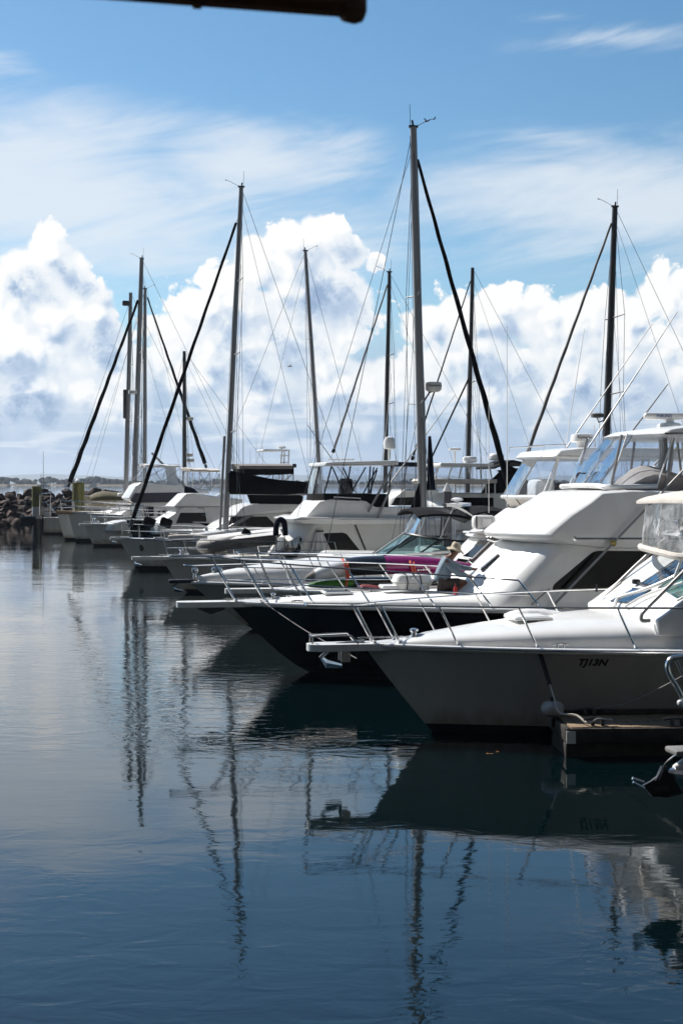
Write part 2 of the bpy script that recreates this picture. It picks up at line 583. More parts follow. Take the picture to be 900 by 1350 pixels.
def build_world():
    w = bpy.data.worlds.new('World')
    C.world = w
    w.use_nodes = True
    nt = w.node_tree
    nt.nodes.clear()
    L = nt.links.new
    out = nt.nodes.new('ShaderNodeOutputWorld')
    sky = nt.nodes.new('ShaderNodeTexSky')
    sky.sky_type = 'NISHITA'
    sky.sun_disc = False
    el = math.asin(SUN_DIR.z)
    sky.sun_elevation = el
    sky.sun_rotation = math.atan2(SUN_DIR.x, SUN_DIR.y)
    sky.air_density = 1.0
    sky.dust_density = .3
    sky.ozone_density = 2.0
    tc = nt.nodes.new('ShaderNodeTexCoord')
    sp = nt.nodes.new('ShaderNodeSeparateXYZ')
    L(tc.outputs['Generated'], sp.inputs[0])
    x, y, z = (NV(nt, sp.outputs[i]) for i in range(3))
    u = x._op('ARCTAN2', y) * F
    rad = (x * x + y * y).sqrt().mx(.02)
    v = (z / rad) * F
    p = comb(nt, u, v)
    g = cloud_group()
    gs = cloud_group(True)

    def dens(off, g=g):
        a = nt.nodes.new('ShaderNodeVectorMath'); a.operation = 'ADD'
        L(p, a.inputs[0]); a.inputs[1].default_value = off
        n = nt.nodes.new('ShaderNodeGroup'); n.node_tree = g
        L(a.outputs[0], n.inputs[0])
        return NV(nt, n.outputs[0])

    def gloom(u, v):
        """the thick cloud cores that the light does not get through"""
        G = None
        for (cx, cy, rx, ry) in GLOOM:
            a = (u - (cx - 450.)) * (1. / rx)
            b = (v - (HY - cy)) * (1. / ry)
            e = 1. - (a * a + b * b).sqrt()
            G = e if G is None else G.mx(e)
        n = NV(nt, nnoise(nt, p, 1 / 55, 4, .55).outputs['Fac'])
        return (G + (n - .5) * .35).ss(.0, .6)
    d0 = dens((0, 0, 0))
    d1 = dens((-4, 5, 0))
    s0 = dens((0, 0, 0), gs)
    s1 = dens((-9, 12, 0), gs)
    s2 = dens((-24, 32, 0), gs)
    lit = ((d0 - d1) * .55 + (s0 - s1) * 1.05 + (s0 - s2) * .75)
    lit = lit.mx(lit * .55)
    thick = d0.ss(.12, .8)
    big = NV(nt, nnoise(nt, p, 1 / 130, 3, .5).outputs['Fac'])
    shp = gloom(u, v)
    # grey-blue undersides and thick middles, bright rims and tops (the sun stands behind the clouds)
    shade = (lit * (1.3 - shp * .55) + .76 - thick * (big.ss(.40, .66) * .16 + shp * .98)).clamp()
    ramp = nt.nodes.new('ShaderNodeValToRGB')
    cr = ramp.color_ramp
    cr.elements[0].position = 0.
    cr.elements[0].color = (.215, .305, .445, 1)
    cr.elements[1].position = 1.
    cr.elements[1].color = (.73, .73, .72, 1)
    e = cr.elements.new(.30); e.color = (.37, .455, .57, 1)
    e = cr.elements.new(.58); e.color = (.60, .635, .67, 1)
    L(shade.s, ramp.inputs['Fac'])
    edge = d0.ss(.0, .15)
    low = v.ss(10, 110, .2, 1.)                    # clouds sink into the hazy air above the horizon
    vv = v.ss(60, 200)
    m_cu = (edge * vv + d0.ss(-.05, .60) * (1. - vv)) * low
    # high thin cloud
    rot = comb(nt, u * .985 + v * .17, v * .985 - u * .17)
    mpn = nt.nodes.new('ShaderNodeMapping'); mpn.inputs['Scale'].default_value = (1 / 330, 1 / 62, 1)
    L(rot, mpn.inputs['Vector'])
    ci1 = NV(nt, nnoise(nt, mpn.outputs[0], 1., 7, .60, .55).outputs['Fac'])
    ci2 = NV(nt, nnoise(nt, mpn.outputs[0], 3.1, 5, .62, .4).outputs['Fac'])
    ci = ci1 * .72 + ci2 * .28

    def gate(cx, cy, rx, ry, t=0.):
        cx -= 450; cy = HY - cy
        du = (u - cx); dv = (v - cy)
        c_, s_ = math.cos(t), math.sin(t)
        a = (du * c_ + dv * s_) * (1 / rx)
        b = (dv * c_ - du * s_) * (1 / ry)
        return 1. - (a * a + b * b).sqrt()
    gt = gate(40, 255, 520, 165, -.06).mx(gate(310, 215, 260, 85, .05) * .9).mx(gate(420, 320, 300, 75) * .55).mx(gate(840, 275, 420, 130) * .85).mx(gate(800, 62, 200, 30, .02) * .55).mx(gate(0, 100, 90, 30) * .5).mx(gate(730, 30, 90, 14) * .35).mx(gate(760, 195, 240, 40, -.1) * .45)
    m_ci = ((gt.mx(0.) * 1.35) + (ci - .5) * 1.7 * gt.ss(-.05, .3)).ss(.08, 1.08, 0., .80)
    # faint stratus bars low over the water
    mp2 = nt.nodes.new('ShaderNodeMapping'); mp2.inputs['Scale'].default_value = (1 / 160, 1 / 17, 1)
    L(p, mp2.inputs['Vector'])
    bars = NV(nt, nnoise(nt, mp2.outputs[0], 1., 5, .55, .5).outputs['Fac']).ss(.48, .72) * v.ss(8, 40) * v.ss(90, 170, 1., 0.) * .8

    bg_sky = nt.nodes.new('ShaderNodeBackground')
    hsv = nt.nodes.new('ShaderNodeHueSaturation')
    hsv.inputs['Saturation'].default_value = 1.24
    hsv.inputs['Hue'].default_value = .492
    L(sky.outputs[0], hsv.inputs['Color'])
    L(hsv.outputs[0], bg_sky.inputs['Color'])
    bg_sky.inputs['Strength'].default_value = SKY_STRENGTH

    def bg(colsock, col=None):
        n = nt.nodes.new('ShaderNodeBackground')
        if colsock is not None:
            L(colsock, n.inputs['Color'])
        else:
            n.inputs['Color'].default_value = (*col, 1)
        return n.outputs[0]

    def mix(fac, a, b):
        n = nt.nodes.new('ShaderNodeMixShader')
        L(fac.s, n.inputs[0]); L(a, n.inputs[1]); L(b, n.inputs[2])
        return n.outputs[0]
    s = mix(m_ci, bg_sky.outputs[0], bg(None, (.58, .62, .66)))
    back = (NV(nt, nnoise(nt, p, 1 / 90, 5, .55).outputs['Fac']) - .5) * 110 + v
    hz = nt.nodes.new('ShaderNodeMix'); hz.data_type = 'RGBA'
    L(v.ss(0, 110).s, hz.inputs[0]); hz.inputs[6].default_value = (.27, .375, .53, 1); hz.inputs[7].default_value = (.27, .375, .51, 1)
    front = u._op('ABSOLUTE').ss(1500, 3000, 1., 0.)
    s = mix(back.ss(215, 110) * v.ss(0, 60, .86, .94) * front, s, bg(hz.outputs[2]))
    s = mix(bars, s, bg(None, (.58, .62, .66)))
    s = mix(m_cu, s, bg(ramp.outputs['Color']))
    # unseen dark cloud bank added behind the viewer to dim light on near sides
    lump = (NV(nt, nnoise(nt, comb(nt, x * 3., z * 5.), 1., 4, .55).outputs['Fac']) - .5) * .35
    s = mix((y * -1. + lump).ss(.02, .42) * z.ss(.80, .97, 1., .35), s, bg(None, (.062, .070, .082)))
    L(s, out.inputs['Surface'])
    w.cycles.sampling_method = 'MANUAL'
    w.cycles.sample_map_resolution = 512


SKY_STRENGTH = .080
build_world()

vs = C.view_settings
vs.view_transform = 'Standard'
vs.look = 'None'
vs.exposure = .5
vs.gamma = 1
vs.use_curve_mapping = False
C.cycles.max_bounces = 8
C.cycles.transparent_max_bounces = 24
C.cycles.use_denoising = True
C.cycles.caustics_reflective = False
C.cycles.caustics_refractive = False
C.cycles.volume_bounces = 0

# ------------------------------------------------------------------ water


def build_water():
    m = bpy.data.materials.new('harbour_water')
    m.use_nodes = True
    nt = m.node_tree
    L = nt.links.new
    b = nt.nodes['Principled BSDF']
    b.inputs['Base Color'].default_value = (.0010, .0052, .0066, 1)
    b.inputs['Roughness'].default_value = .035
    b.inputs['IOR'].default_value = 1.62
    b.inputs['Specular Tint'].default_value = (.90, .96, 1., 1)
    tc = nt.nodes.new('ShaderNodeTexCoord')
    pos = tc.outputs['Object']

    def nz(scale, detail, rough, dist, rot):
        mp = nt.nodes.new('ShaderNodeMapping')
        mp.inputs['Scale'].default_value = scale
        mp.inputs['Rotation'].default_value = (0, 0, rot)
        L(pos, mp.inputs['Vector'])
        n = nnoise(nt, mp.outputs[0], 1., detail, rough, dist)
        return NV(nt, n.outputs['Fac'])
    swell = nz((.22, .55, 1), 2, .5, .2, .12)
    ripple = nz((1.4, 3.1, 1), 3, .52, .6, -.1)
    fine = nz((5., 9., 1), 2, .5, .6, .2)
    patch = nz((.035, .10, 1), 3, .55, .8, .1).ss(.36, .66, .30, 1.25)
    h = swell * .0080 + ripple * .0050 * patch + fine * .0010 * patch
    bp = nt.nodes.new('ShaderNodeBump')
    bp.inputs['Strength'].default_value = 1.
    bp.inputs['Distance'].default_value = 1.
    L(h.s, bp.inputs['Height'])
    L(bp.outputs['Normal'], b.inputs['Normal'])
    MATS['water'] = m
    mb = MB()
    xs = [-3500, -400, -60, 60, 400, 3500]
    ys = [-44, 60, 200, 1000, 4000, 9300]
    for j in range(5):
        for i in range(5):
            mb.add([(xs[i], ys[j], 0), (xs[i + 1], ys[j], 0), (xs[i + 1], ys[j + 1], 0), (xs[i], ys[j + 1], 0)], [(0, 1, 2, 3)])
    struct(mb.build('water', m))


build_water()

# ------------------------------------------------------------------ haze
HAZE = 1.1e-4


def build_haze():
    m = bpy.data.materials.new('haze')
    m.use_nodes = True
    nt = m.node_tree
    nt.nodes.clear()
    out = nt.nodes.new('ShaderNodeOutputMaterial')
    pv = nt.nodes.new('ShaderNodeVolumePrincipled')
    pv.inputs['Color'].default_value = (.74, .85, 1., 1)
    pv.inputs['Density'].default_value = HAZE
    pv.inputs['Anisotropy'].default_value = .3
    nt.links.new(pv.outputs[0], out.inputs['Volume'])
    mb = MB()
    mb.box((0, 4650, 59), (7400, 9560, 120))
    o = mb.build('haze', m)
    tag(o, 'pale blue air hanging over the far water and the hills', 'haze', kind='stuff')


if HAZE:
    build_haze()

# ------------------------------------------------------------------ far hills and the wooded far shore


def build_far():
    rnd = random.Random(3)
    mat('hill', (.05, .075, .05), .95, var=.2, vscale=.01)
    mb = MB()
    n = 90
    top, bot, back = [], [], []
    for i in range(n + 1):
        px = -300 + 1500 * i / n
        Y = 8800
        h = 8 + 9 * noise.noise((px / 120, 3.1, 0)) + 5 * noise.noise((px / 45, 7.1, 0))
        for (c, w_, a) in ((30, 70, 6), (205, 45, 10), (120, 60, 3), (520, 140, 5), (800, 120, 4)):
            h += a * math.exp(-((px - c) / w_) ** 2)
        h = max(2.5, h) * Y / F * .75
        p = W(px, HY, Y)
        top.append((p.x, Y + 150, h))
        bot.append((p.x, Y, -.5))
        back.append((p.x, Y + 400, -.5))
    mb.loft([bot, top, back], closed=False, caps=False)
    struct(mb.build('hills', M['hill'], angle=80))

    # wooded shore: a low bank and many leafy crowns, one mass at 1.5 km
    mat('far_wood', (.045, .060, .035), .95, var=.45, vscale=.12, bump=.0)
    mat('far_bank', (.12, .10, .07), .95)
    Y0 = 1500
    mb = MB()
    for i in range(46):
        px0, px1 = -300 + 1500 * i / 46, -300 + 1500 * (i + 1) / 46
        a, b = W(px0, HY, Y0), W(px1, HY, Y0)
        mb.add([(a.x, Y0 - 8, -.3), (b.x, Y0 - 8, -.3), (b.x, Y0, 1.5), (a.x, Y0, 1.5), (b.x, Y0 + 300, 2.2), (a.x, Y0 + 300, 2.2)], [(0, 1, 2, 3), (3, 2, 4, 5)])
    struct(mb.build('far_shore', M['far_bank']))
    mb = MB()
    for i in range(1300):
        px = rnd.uniform(-300, 1200)
        Yc = Y0 + rnd.uniform(4, 70)
        env = 7.0 + 3.2 * noise.noise((px / 70, 1.7, 0)) + 2.2 * noise.noise((px / 23, 5.7, 0)) + (3.0 * math.exp(-((px - 68) / 14) ** 2)) + 3.2 * math.exp(-((px - 125) / 26) ** 2)
        hh = max(3.0, env) * rnd.uniform(.55, 1.12)
        x = W(px, HY, Yc).x
        r = rnd.uniform(1.6, 3.8)
        zc = hh - r * .7
        # leafy clump: a jittered low ball
        k0 = len(mb.v)
        mb.ball((x, Yc, max(1.2, zc)), r, 7, 5, (1.15, 1.0, .8))
        for k in range(k0, len(mb.v)):
            a = mb.v[k]
            j = 1 + .35 * noise.noise((a[0] * .9, a[1] * .9, a[2] * .9))
            mb.v[k] = (x + (a[0] - x) * j, Yc + (a[1] - Yc) * j, max(.9, zc + (a[2] - zc) * j))
        mb.tube([(x, Yc, .5), (x, Yc, max(1.2, zc))], .25, 4)
    o = mb.build('shore_woodland', M['far_wood'], angle=20)
    tag(o, 'low dark woodland along the far side of the bay', 'woodland', kind='stuff')

    # moored boats in front of it
    spec = [(12, 5.2, 'small white boat moored off the far woodland, leftmost of the distant boats', True),
            (58, 17, 'long white boat moored on the far shore behind the thin grey pole', False),
            (88, 8, 'white boat on the far shore just left of the tall yellow pile', False),
            (123, 10, 'pale boat on the far shore just right of the tall yellow pile', False)]
    for (px, wpx, lab, sail) in spec:
        Yb = 1250
        p = W(px, HY, Yb)
        L_ = wpx * Yb / F
        t = empty('moored_boat', (p.x, Yb, 0), .1, lab, 'boat', 'white boats moored off the far shore')
        h = MB()
        secs = []
        for s_ in (0, .15, .5, 1.):
            w_ = L_ * .16 * (math.sin(min(s_ * 2, 1) * PI / 2) * .95 + .05)
            xx = -L_ / 2 + s_ * L_
            secs.append([(xx, -w_, 1.5 - .3 * s_), (xx, -w_ * .7, -.2), (xx, w_ * .7, -.2), (xx, w_, 1.5 - .3 * s_)])
        h.loft(secs).build('hull', M['gelcoat'], t)
        c = MB()
        c.loft([[(xx, -w_, 1.2), (xx, -w_ * .8, zt), (xx, w_ * .8, zt), (xx, w_, 1.2)] for (xx, w_, zt) in ((-L_ * .2, L_ * .1, 1.4), (-L_ * .08, L_ * .12, 3.0), (L_ * .25, L_ * .12, 3.1), (L_ * .3, L_ * .12, 1.4))])
        c.build('cabin', M['gelcoat'], t)
        MB().box((L_ * .08, 0, 2.3), (L_ * .26, L_ * .245, .5)).build('window', M['glass_dark'], t)


build_far()

# ------------------------------------------------------------------ rock breakwater


def build_breakwater():
    rnd = random.Random(11)
    mb = MB()
    x0, x1 = -60, -13.5
    secs = []
    for i in range(26):
        x = lerp(x0, x1, i / 25)
        d = .12 * (x + 26)
        secs.append([(x, 117.6 - d, -.8), (x, 118.3 - d, .2), (x, 122 - d, 2.5), (x, 125.5 - d, 2.55), (x, 131 - d, -.8)])
    mb.loft(secs, closed=False, caps=False)
    struct(mb.build('embankment', M['earth']))
    # a handful of rock shapes
    shapes = []
    for k in range(9):
        bm = bmesh.new()
        bmesh.ops.create_icosphere(bm, subdivisions=2, radius=1)
        # chop with random planes for facets
        for _ in range(15):
            nrm = Vector((rnd.uniform(-1, 1), rnd.uniform(-1, 1), rnd.uniform(-1, 1))).normalized()
            d = rnd.uniform(.40, .78)
            for v in bm.verts:
                e = v.co.dot(nrm) - d
                if e > 0:
                    v.co -= nrm * e
        for v in bm.verts:
            v.co *= 1 + .10 * noise.noise(v.co * 2.3 + Vector((k * 7, 0, 0)))
        me = bpy.data.meshes.new('breakwater_rock')
        bm.to_mesh(me)
        bm.free()
        me.shade_smooth()
        me.set_sharp_from_angle(angle=R(22))
        me.materials.append(M['rock'])
        shapes.append(me)
    for row in range(8):
        t = row / 7
        x = -36.
        while x < -15:
            size = rnd.uniform(.55, 1.05) * (1.05 - .25 * t)
            if row == 0:
                size *= .75
            d = .12 * (x + 26)
            o = bpy.data.objects.new('breakwater_rock', rnd.choice(shapes))
            COL.objects.link(o)
            o.location = (x + rnd.uniform(-.2, .2), 117.9 + 4.3 * t - d + rnd.uniform(-.25, .25), .12 + 2.55 * t + rnd.uniform(-.1, .25))
            o.scale = (size * rnd.uniform(.9, 1.6), size * rnd.uniform(.7, 1.1), size * rnd.uniform(.55, .9))
            o.rotation_euler = (rnd.uniform(-.5, .5), rnd.uniform(-.5, .5), rnd.uniform(0, 6.3))
            tag(o, 'dark reddish brown boulder in the rock breakwater at the left', 'rock', 'boulders of the rock breakwater')
            x += size * rnd.uniform(1.0, 1.5)


build_breakwater()

# ------------------------------------------------------------------ veranda the photo is taken from (only its roof corner shows)


def build_veranda():
    yaw = R(12)
    c = W(474, 27, 4.0)
    t = empty('veranda', (c.x, c.y, 0), yaw, 'dark timber eave corner of a veranda roof jutting in at the very top', 'roof')
    # local: -x runs left along the eave, -y runs back over the viewer
    z = c.z
    MB().box((-6.1, -4.45, z + .30), (12.0, 8.7, .05)).build('roof', M['eave'], t)
    mb = MB().box((-6.1, -.06, z + .16), (12.1, .045, .26), bev=.012)
    mb.box((-.07, -4.5, z + .16), (.045, 8.8, .26), bev=.012)
    mb.build('fascia', M['eave'], t)
    g = MB()
    # rolled gutter along the eave with its end cap, and bracket seams
    pr = [(.0, .20), (.085, .20), (.10, .17), (.085, .06), (.06, .015), (.02, .0), (.0, .01)]
    for (xa, xb) in ((-12.1, -.02),):
        g.loft([[(xx, -.035 + a, z + b) for (a, b) in pr] for xx in (xa, xb)])
    g.build('gutter', M['eave'], t, angle=25)
    cp = MB().loft([[(xx, -.035 + .045 + (a - .045) * k, z + .10 + (b - .10) * k) for (a, b) in pr] for (xx, k) in ((-.06, 1.0), (-.05, 1.14), (-.02, 1.2), (.005, 1.1), (.015, .9))])
    cp.build('gutter_end', M['eave'], t)
    br = MB().loft([[(xx, -.04 + a * 1.12, z - .008 + b * 1.05) for (a, b) in pr] for xx in (-.50, -.478)])
    br.build('gutter_joint', M['eave'], t)
    MB().box((-4.6, -9.0, 5.5), (90, .3, 12.5)).build('wall', M['wall_dark'], t)  # unseen building wall, stretched long and tall to cut sky light on the hulls
    for xx in (-8.6, -4.4):
        MB().box((xx, -1.4, (z + 2.2) / 2), (.16, .16, z - 2.2 + .5)).build('post', M['eave'], t)
    # boardwalk underfoot
    b = MB().box((-4.6, -6.2, 2.2), (24, 7.5, .16))
    o = b.build('boardwalk', M['plank'], None, loc=(c.x, c.y, 0), rz=yaw)
    struct(o)
    k = 0
    for xx in (-14, -8, -2, 4):
        o = MB().tube([(0, 0, -1), (0, 0, 2.1)], .16, 10).build('boardwalk_pile', M['pile_grey'])
        p = Matrix.Rotation(yaw, 3, 'Z') @ Vector((xx, -3.2, 0))
        o.location = (c.x + p.x, c.y + p.y, 0)
        struct(o)


build_veranda()
# ------------------------------------------------------------------ boat kit


def roundpoly(pts, r, k=3):
    out = []
    n = len(pts)
    for i in range(n):
        p = Vector((pts[i][0], pts[i][1]))
        a = Vector((pts[i - 1][0], pts[i - 1][1]))
        b = Vector((pts[(i + 1) % n][0], pts[(i + 1) % n][1]))
        la, lb = (a - p).length, (b - p).length
        rr = min(r, la * .42, lb * .42)
        if rr < 1e-4:
            out.append((p.x, p.y))
            continue
        s, e = p + (a - p).normalized() * rr, p + (b - p).normalized() * rr
        for j in range(k):
            t = j / (k - 1)
            q = s * (1 - t) ** 2 + p * 2 * t * (1 - t) + e * t * t
            out.append((q.x, q.y))
    return out


class Boat:
    def __init__(s, name, label, cat, px, wl, yaw=10., group=None, Y=None):
        s.Y0 = Y or rowY(wl)
        s.X0 = (px - 450) * s.Y0 / F
        s.yaw = R(yaw)
        s.c, s.s = math.cos(s.yaw), math.sin(s.yaw)
        s.root = empty(name, (s.X0, s.Y0, 0), s.yaw, label, cat, group)
        s.mats = {}

    # picture row/column -> local point on the fore-and-aft plane y = v
    def P(s, px, py, v=0.):
        k = (px - 450) / F
        x = (k * (s.Y0 + v * s.c) - s.X0 + v * s.s) / (s.c - k * s.s)
        Y = s.Y0 + x * s.s + v * s.c
        return Vector((x, v, EYE - (py - HY) * Y / F))

    def ray(s, px, py):
        d = Vector(((px - 450) / F, 1., -(py - HY) / F))
        o = Vector((-s.X0, -s.Y0, EYE))
        rot = Matrix.Rotation(-s.yaw, 3, 'Z')
        return rot @ o, rot @ d

    def on_plane(s, px, py, a, b):
        """point where the sight line meets the athwartships slope through (x,z) a and b"""
        o, d = s.ray(px, py)
        n = Vector((-(b[1] - a[1]), 0, b[0] - a[0]))
        t = (Vector((a[0], 0, a[1])) - o).dot(n) / d.dot(n)
        return o + d * t

    def world(s, p):
        return Matrix.Rotation(s.yaw, 4, 'Z').to_3x3() @ Vector(p) + Vector((s.X0, s.Y0, 0))

    def prof(s, pts, v):
        return [(q.x, q.z) for q in (s.P(a, b, v) for (a, b) in pts)]

    # ---------------- hull
    def sheer(s, t):
        z = s.zb * (1 - t) * (1 - 2 * t) + 4 * s.zm * t * (1 - t) + s.zs * t * (2 * t - 1)
        w = s.B / 2 * s.fd(t)
        x = -s.over + (s.L) * t
        return x, w, z

    def fd(s, t):
        a = min(t / .58, 1.)
        f = (1 - (1 - a) ** 2.2) ** 1.0
        if t > .62:
            f *= 1 - .10 * ((t - .62) / .38) ** 2
        return f

    def fw(s, t):
        a = min(t / .75, 1.)
        f = (1 - (1 - a) ** 1.55) * .90
        if t > .75:
            f *= 1 - .06 * ((t - .75) / .25) ** 2
        return f

    def tx(s, x):
        return max(0., min(1., (x + s.over) / s.L))

    def pt(s, t, q):
        x, wd, zs = s.sheer(t)
        if q >= 0:
            y = s.B / 2 * lerp(s.fw(t), s.fd(t), q ** s.flare)
            xs = -s.over * (q ** s.stem)
            z = zs * q
        else:
            y = s.B / 2 * s.fw(t) * (1 + .45 * q)
            xs = -q * .35
            z = .4 * q
        xe = s.L - s.over + s.rake * (1 - max(q, 0))
        return Vector((lerp(xs, xe, t), y, z))

    def hull_y(s, x, z):
        t = s.tx(x)
        for _ in range(8):
            q = max(0, min(1, z / s.sheer(t)[2]))
            xs = -s.over * (q ** s.stem)
            xe = s.L - s.over + s.rake * (1 - q)
            t = max(0, min(1, (x - xs) / (xe - xs)))
        return s.pt(t, q).y

    def hull(s, L, B, zb, zm, zs, over, m='hull_white', boot='boot_black', bootq=.09, flare=1.6, stem=.85, rake=.3, deck='deck_white', rub='gelcoat', rub_r=.04, stripe=None, toe=.05):
        s.L, s.B, s.zb, s.zm, s.zs, s.over, s.flare, s.stem, s.rake = L, B, zb, zm, zs, over, flare, stem, rake
        n = 34
        ts = [(i / n) ** 1.5 for i in range(n + 1)]

        def shell(qs):
            secs = []
            for t in ts:
                row = [s.pt(t, q) for q in qs]
                secs.append([Vector((p.x, -p.y, p.z)) for p in row] + list(reversed(row)))
            mb = MB().loft(secs, closed=False, caps=False)
            mb.add(secs[-1], [tuple(range(len(secs[-1])))])
            return mb
        qs = [bootq + (1 - bootq) * i / 9 for i in range(10)]
        s.h = shell(qs).build('hull', M[m], s.root, angle=60)
        shell([-1, -.5, 0, bootq]).build('boot_stripe', M[boot], s.root, angle=60)
        secs = []
        for t in ts:
            x, w, z = s.sheer(t)
            w = max(w, .01)
            secs.append([(x, w * k, z - .012 + .05 * w * (1 - k * k)) for k in (-1, -.85, -.5, 0, .5, .85, 1)])
        MB().loft(secs, closed=False, caps=False).build('deck', M[deck], s.root, angle=60)
        if rub:
            pts = []
            for t in reversed(ts):
                x, w, z = s.sheer(t)
                pts.append((x, -w - .005, z - .02))
            for t in ts[1:]:
                x, w, z = s.sheer(t)
                pts.append((x, w + .005, z - .02))
            MB().tube(pts, rub_r, 8).build('rub_rail', M[rub], s.root)
        if stripe:
            q0, q1, sm = stripe
            mb = MB()
            for sg in (-1, 1):
                secs = []
                for t in ts:
                    a, b = s.pt(t, q0), s.pt(t, q1)
                    secs.append([(a.x, sg * (a.y + .006), a.z), (b.x, sg * (b.y + .006), b.z)])
                mb.loft(secs, closed=False, caps=False)
            mb.build('hull_stripe', M[sm], s.root)
        return s

    # ---------------- rails
    def rail(s, ts, h, lean, tip, r=.016, inset=.10, mid=None, split=True, drop=0., m='rail_steel', out=.04, double=False):
        """ts: hull fractions of the stanchions on each side; tip: how far the pulpit reaches ahead of the stem head"""
        tops = {-1: [], 1: []}
        bases = {-1: [], 1: []}
        for sg in (-1, 1):
            for i, t in enumerate(ts):
                x, w, z = s.sheer(t)
                b = Vector((x + .04, sg * max(w - inset, .12), z + .01))
                hh = h - drop * i / max(1, len(ts) - 1)
                tp = Vector((x - lean, sg * (max(w - inset, .14) + out), z + hh))
                tops[sg].append(tp)
                bases[sg].append(b)
        x0, w0, z0 = s.sheer(0)
        nose = [Vector((x0 - tip + .03, -.17, z0 + h + .02)), Vector((x0 - tip, 0, z0 + h + .02)), Vector((x0 - tip + .03, .17, z0 + h + .02))]
        line = list(reversed(tops[-1])) + nose + tops[1]
        e0 = tops[-1][-1] + Vector((.5, .0, -.1))
        mb = MB().tube(spline(line, 4), r, 6)
        if mid:
            for sg in (-1, 1):
                mb.tube([lerp(bases[sg][i], tops[sg][i], mid) for i in range(len(ts))], r * .7, 5)
        o = mb.build('bow_rail', M[m], s.root)
        for sg in (-1, 1):
            for b, t in zip(bases[sg], tops[sg]):
                st = MB().tube([b, t], r * .95, 6)
                if split:
                    st.lathe(b - Vector((0, 0, .005)), [(.035, 0), (.035, .015), (.018, .05)], 8)
                st.build('stanchion', M[m], o)
        return o

    # ---------------- moulded bodies
    def body(s, name, prof, hw, m='gelcoat', curve=.0, rnd=.1, corner=.12, tum=0., angle=40, parent=None, v0=0., aft_curve=0.):
        pr = roundpoly(prof, corner, 4) if corner else prof
        area = sum(pr[i - 1][0] * pr[i][1] - pr[i][0] * pr[i - 1][1] for i in range(len(pr)))
        if area < 0:
            pr = pr[::-1]
        n = len(pr)
        nr = []
        for i in range(n):
            a, p, b = (Vector(pr[i - 1]), Vector(pr[i]), Vector(pr[(i + 1) % n]))
            e1, e2 = (p - a), (b - p)
            nn = Vector((0, 0))
            for e in (e1, e2):
                if e.length > 1e-6:
                    e.normalize()
                    nn += Vector((e.y, -e.x))
            nr.append(nn.normalized() if nn.length > 1e-6 else nn)
        xs = [p[0] for p in pr]
        x0, x1 = min(xs), max(xs)
        z0 = min(p[1] for p in pr)
        per = sum((Vector(pr[i]) - Vector(pr[i - 1])).length for i in range(n))
        ins_max = min(rnd, max(.012, .85 * corner), .5 * abs(area) / per)
        u0 = 1 - min(.9, rnd / hw)
        us = [-1, -1 + (1 - u0) * .04, -1 + (1 - u0) * .15, -1 + (1 - u0) * .4, -u0]
        k = 5
        us += [-u0 + 2 * u0 * (i + 1) / (k + 1) for i in range(k)]
        us += [-q for q in reversed(us[:5])]
        secs = []
        for u in us:
            e = max(0., (abs(u) - u0) / (1 - u0))
            ins = ins_max * (1 - math.sqrt(max(0, 1 - e * e)))
            row = []
            for (p, nn) in zip(pr, nr):
                fr = max(0., min(1., 1 - (p[0] - x0) / (.55 * (x1 - x0))))
                ar = max(0., min(1., (p[0] - x0) / (.55 * (x1 - x0)) - .82))
                y = (hw - tum * (p[1] - z0)) * u
                row.append((p[0] - nn.x * ins + curve * u * u * fr - aft_curve * u * u * ar, y + v0, p[1] - nn.y * ins))
            secs.append(row)
        o = MB().loft(secs).build(name, M[m], parent or s.root, angle=angle)
        return o

    def window(s, px_pts, hw, tum=0., z0=0., m='glass_black', name='window', both=True, off=.008, corner=.05, parent=None, frame=None, k=4):
        pts = []
        for (a, b) in px_pts:
            v = -hw
            for _ in range(3):
                q = s.P(a, b, v)
                v = -(hw - tum * (q.z - z0))
            pts.append((q.x, q.z))
        pts = roundpoly(pts, corner, k)
        o = None
        for sg in ((-1, 1) if both else (-1,)):
            loc = [Vector((x, sg * (hw - tum * (z - z0) + off), z)) for (x, z) in pts]
            o = MB().plate(loc, .02, (0, sg, 0)).build(name, M[m], parent or s.root, angle=30)
            if frame:
                MB().tube(loc, .016, 5, closed=True).build('frame', M[frame], o)
        return o

    def slope_panel(s, px_pts, a, b, m='glass_black', name='window', off=.012, frame=None, fr=.018):
        n = Vector((-(b[1] - a[1]), 0, b[0] - a[0])).normalized()
        pts = [s.on_plane(x, y, a, b) + n * off for (x, y) in px_pts]
        o = MB().plate(pts, .02, n).build(name, M[m], s.root, angle=30)
        if frame:
            MB().tube(pts, fr, 5, closed=True).build('frame', M[frame], o)
        return o

    def tube(s, name, pts, r, m='rail_steel', n=6, parent=None, r2=None):
        return MB().tube(pts, r, n, r2=r2).build(name, M[m], parent or s.root)

    def enclosure(s, base, top, m='vinyl', frame='canvas_white', r=.018, bulge=.05, names=('clear_panel', 'seam'), every=1, bar=None):
        """clear curtains between a lower and an upper line of points, one panel per bay, with sewn seams"""
        nb = len(base)
        for i in range(nb - 1):
            secs = []
            a0, a1 = Vector(base[i]), Vector(base[i + 1])
            b0, b1 = Vector(top[i]), Vector(top[i + 1])
            nrm = (a1 - a0).cross(b0 - a0).normalized()
            for k in range(7):
                t = k / 6
                row = []
                for j in range(7):
                    u = j / 6
                    p = lerp(lerp(a0, b0, t), lerp(a1, b1, t), u)
                    p += nrm * bulge * math.sin(PI * t) * (.6 + .4 * math.sin(5 * u + i)) * .5
                    row.append(p)
                secs.append(row)
            MB().loft(secs, closed=False, caps=False).build(names[0], M[m], s.root, angle=80)
        for i in range(0, nb, every):
            s.tube(names[1], [base[i], top[i]], r, frame, 5)
